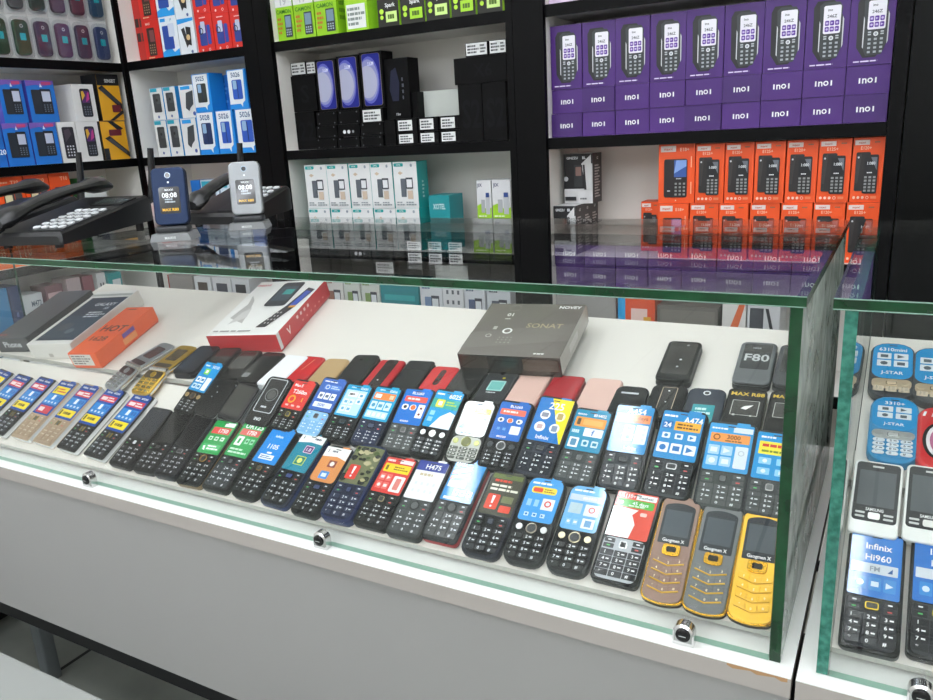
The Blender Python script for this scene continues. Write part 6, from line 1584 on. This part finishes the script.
WP = [('r', .34, .12, .80, .88, '#20222a', .08), ('r', .4, .5, .74, .82, '#5a2a6a', .03), ('p', [(.4, .56), (.56, .7), (.5, .82), (.4, .8)], '#e0b23a'), ('p', [(.56, .52), (.74, .6), (.74, .8), (.66, .76)], '#c03a8a'), ('g', .4, .16, .74, .42, 3, 4, '#6a6f7a', None, .55)]
WP2 = [('r', .2, .1, .86, .88, '#26242a', .08), ('p', [(.3, .5), (.7, .7), (.6, .84), (.3, .8)], '#4a4048'), ('g', .28, .14, .76, .44, 3, 4, '#d9dce0', None, .5)]
cs('white phone box with colourful screen picture, lower row, beside the yellow box', (78.5, 100.5, 122, 162), '#dfdedb', WP, LV[2], zb)
cs('white phone box with dark phone picture, lower row, beside the blue box', (60, 78, 122, 162), '#dfdedb', WP2, LV[2], zb)
cs('white phone box with colourful screen picture, upper row', (73, 95.5, 81, 122), '#dfdedb', WP, zb, zb + .105, depth=.08)
YE = [('r', 0, .76, 1, 1, '#16161a'), ('t', 'SENSEIT', .6, .86, .07, '#e9e9e9', .5), ('p', [(0, .7), (.2, .76), (1, .36), (1, .22)], '#1f2026'), ('p', [(.06, .66), (.2, .72), (.9, .4), (.86, .34)], '#3a3c44'), ('r', .5, .18, .9, .34, '#6a2430', .04), ('p', [(.3, .0), (.5, .0), (1, .16), (1, .24)], '#23242a')]
YE2 = [('r', 0, .0, .2, .3, '#23242a'), ('p', [(.3, 1), (.5, 1), (.9, .8), (.7, .74)], '#23242a'), ('r', .3, .62, .8, .78, '#6a2430', .04), ('p', [(.1, .56), (.3, .62), (1, .18), (1, .04)], '#1f2026'), ('p', [(.2, .52), (.34, .56), (.9, .2), (.88, .14)], '#4a4c54')]
cs('yellow and black phone box with diagonal phone pictures, upper of two', (99, 121, 72, 124), '#e0a424', YE, zb + .001, zb + .135, depth=.07, side='#18181c')
cs('yellow and black phone box with diagonal phone pictures, lower of two', (103, 128, 124, 163), '#e0a424', YE2, LV[2], zb, depth=.07, side='#18181c')
T10 = lambda t: [('t', t, .66, .90, .07, '#f9c9a0', .4), ('ln', .1, .88, .5, .93, 1, '#f6b890'), ('r', .16, .2, .56, .72, '#3a3230', .04), ('r', .2, .26, .48, .68, '#d9cfa6', .02), ('r', .58, .2, .86, .72, '#4a4644', .04)]
T10B = [('r', .2, .16, .86, .74, '#1f2c4a', .05), ('r', .4, .3, .8, .68, '#6f8ab0', .03), ('t', 'T10', .7, .9, .07, '#f9c9a0', .4)]
zto, ztt = CZ - .205, CZ - .055
for i, (a, b) in enumerate(((1, 27.5), (28.5, 53), (53.7, 74.5))):
    e = px('L', a, b, 178, 232)
    carton('%s orange phone box standing behind the desk phones, from the picture edge' % ORD[i], GS, 'L', e[0], e[1], zto, ztt, .05, OR_, T10('T10') if i < 2 else T10B)
    carton('%s flat orange box under the standing orange ones, from the picture edge' % ORD[i], GS, 'L', e[0], e[1], LV[3], zto, .06, '#f0701c', [('t', ('T10', 'T10', 'T30')[i], .5, .45, .36, '#fbe3c4', .6)])
e = px('L', -26, 0, 178, 232)
carton('flat orange box cut by the picture edge on the side shelf', GS, 'L', e[0], e[1], LV[3], zto, .06, '#f0701c', [('t', 'T10', .5, .45, .36, '#fbe3c4', .6)])
WGN = [('r', .2, .2, .52, .68, '#2c3a4a', .04), ('r', .48, .16, .8, .64, '#3a4a6a', .04), ('t', 'U', .84, .86, .1, '#4a5a5a', .2), ('ln', .1, .82, .5, .9, 1, '#6a7a7a')]
cs('white phone box with two slate phones, side wall lower shelf', (85.5, 108, 178, 225), '#d6dad6', WGN, LV[3], CZ - .075, side='#2a7a3a')
for box, c, its, lab in (((-20, 12, 290, 340), '#1f7fb8', [('ln', .2, .2, .8, .4, 2, '#7fc0e6')], 'bright blue box low on the side shelves, by the picture edge'), ((13, 24, 285, 340), '#26386a', [('ln', .3, .3, .6, .7, 4, '#6a7ab0')], 'narrow navy box low on the side shelves'), ((26, 47, 293, 345), '#d3d6d8', [('r', .2, .1, .9, .55, '#33443f', .03), ('r', .55, .2, .82, .48, '#5a7f8a', .02), ('t', 'M472', .66, .86, .08, '#4a5a6a', .5), ('ln', .1, .62, .7, .74, 1, '#c9a08a')], 'white box with green phone picture low on the side shelves'),
                         ((49, 67, 284, 335), '#7a5258', [('r', .1, .6, .9, .9, '#c9a9aa')], 'mauve box low on the side shelves'), ((70, 84, 277, 325), '#b9a6a6', [('ln', .2, .2, .8, .8, 5, '#7a5a5a')], 'pale pink box low on the side shelves'), ((86, 97, 275, 325), '#8a5258', [], 'dull red box low on the side shelves'), ((99, 108, 272, 312), '#d3d6d4', [('g', .2, .2, .8, .9, 2, 4, '#5a5f5f', None, .5)], 'white box with dark icons low on the side shelves by the corner'), ((110, 124, 272, 310), '#1b9a9a', [('r', .3, .1, .9, .9, '#dfe6e6')], 'teal and white box low on the side shelves by the corner')):
    e = px('L', *box)
    carton(lab, GS, 'L', e[0], min(e[1], 1.697), LV[4], e[3], .07, c, its)

# ------------------------------------------------------------------ light and view
w = bpy.data.worlds.new('shop_air')
SC.world = w
w.use_nodes = True
w.node_tree.nodes['Background'].inputs[0].default_value = (.8, .87, 1, 1)
w.node_tree.nodes['Background'].inputs[1].default_value = 0.25
SC.view_settings.view_transform = 'Standard'
SC.view_settings.look = 'None'
SC.view_settings.gamma = 1.0
SC.view_settings.use_curve_mapping = False
SC.view_settings.exposure = 0.0
SC.cycles.use_denoising = True
SC.cycles.max_bounces = 12
SC.cycles.diffuse_bounces = 5
SC.cycles.glossy_bounces = 5
SC.cycles.transparent_max_bounces = 40
SC.cycles.sample_clamp_indirect = 6.0
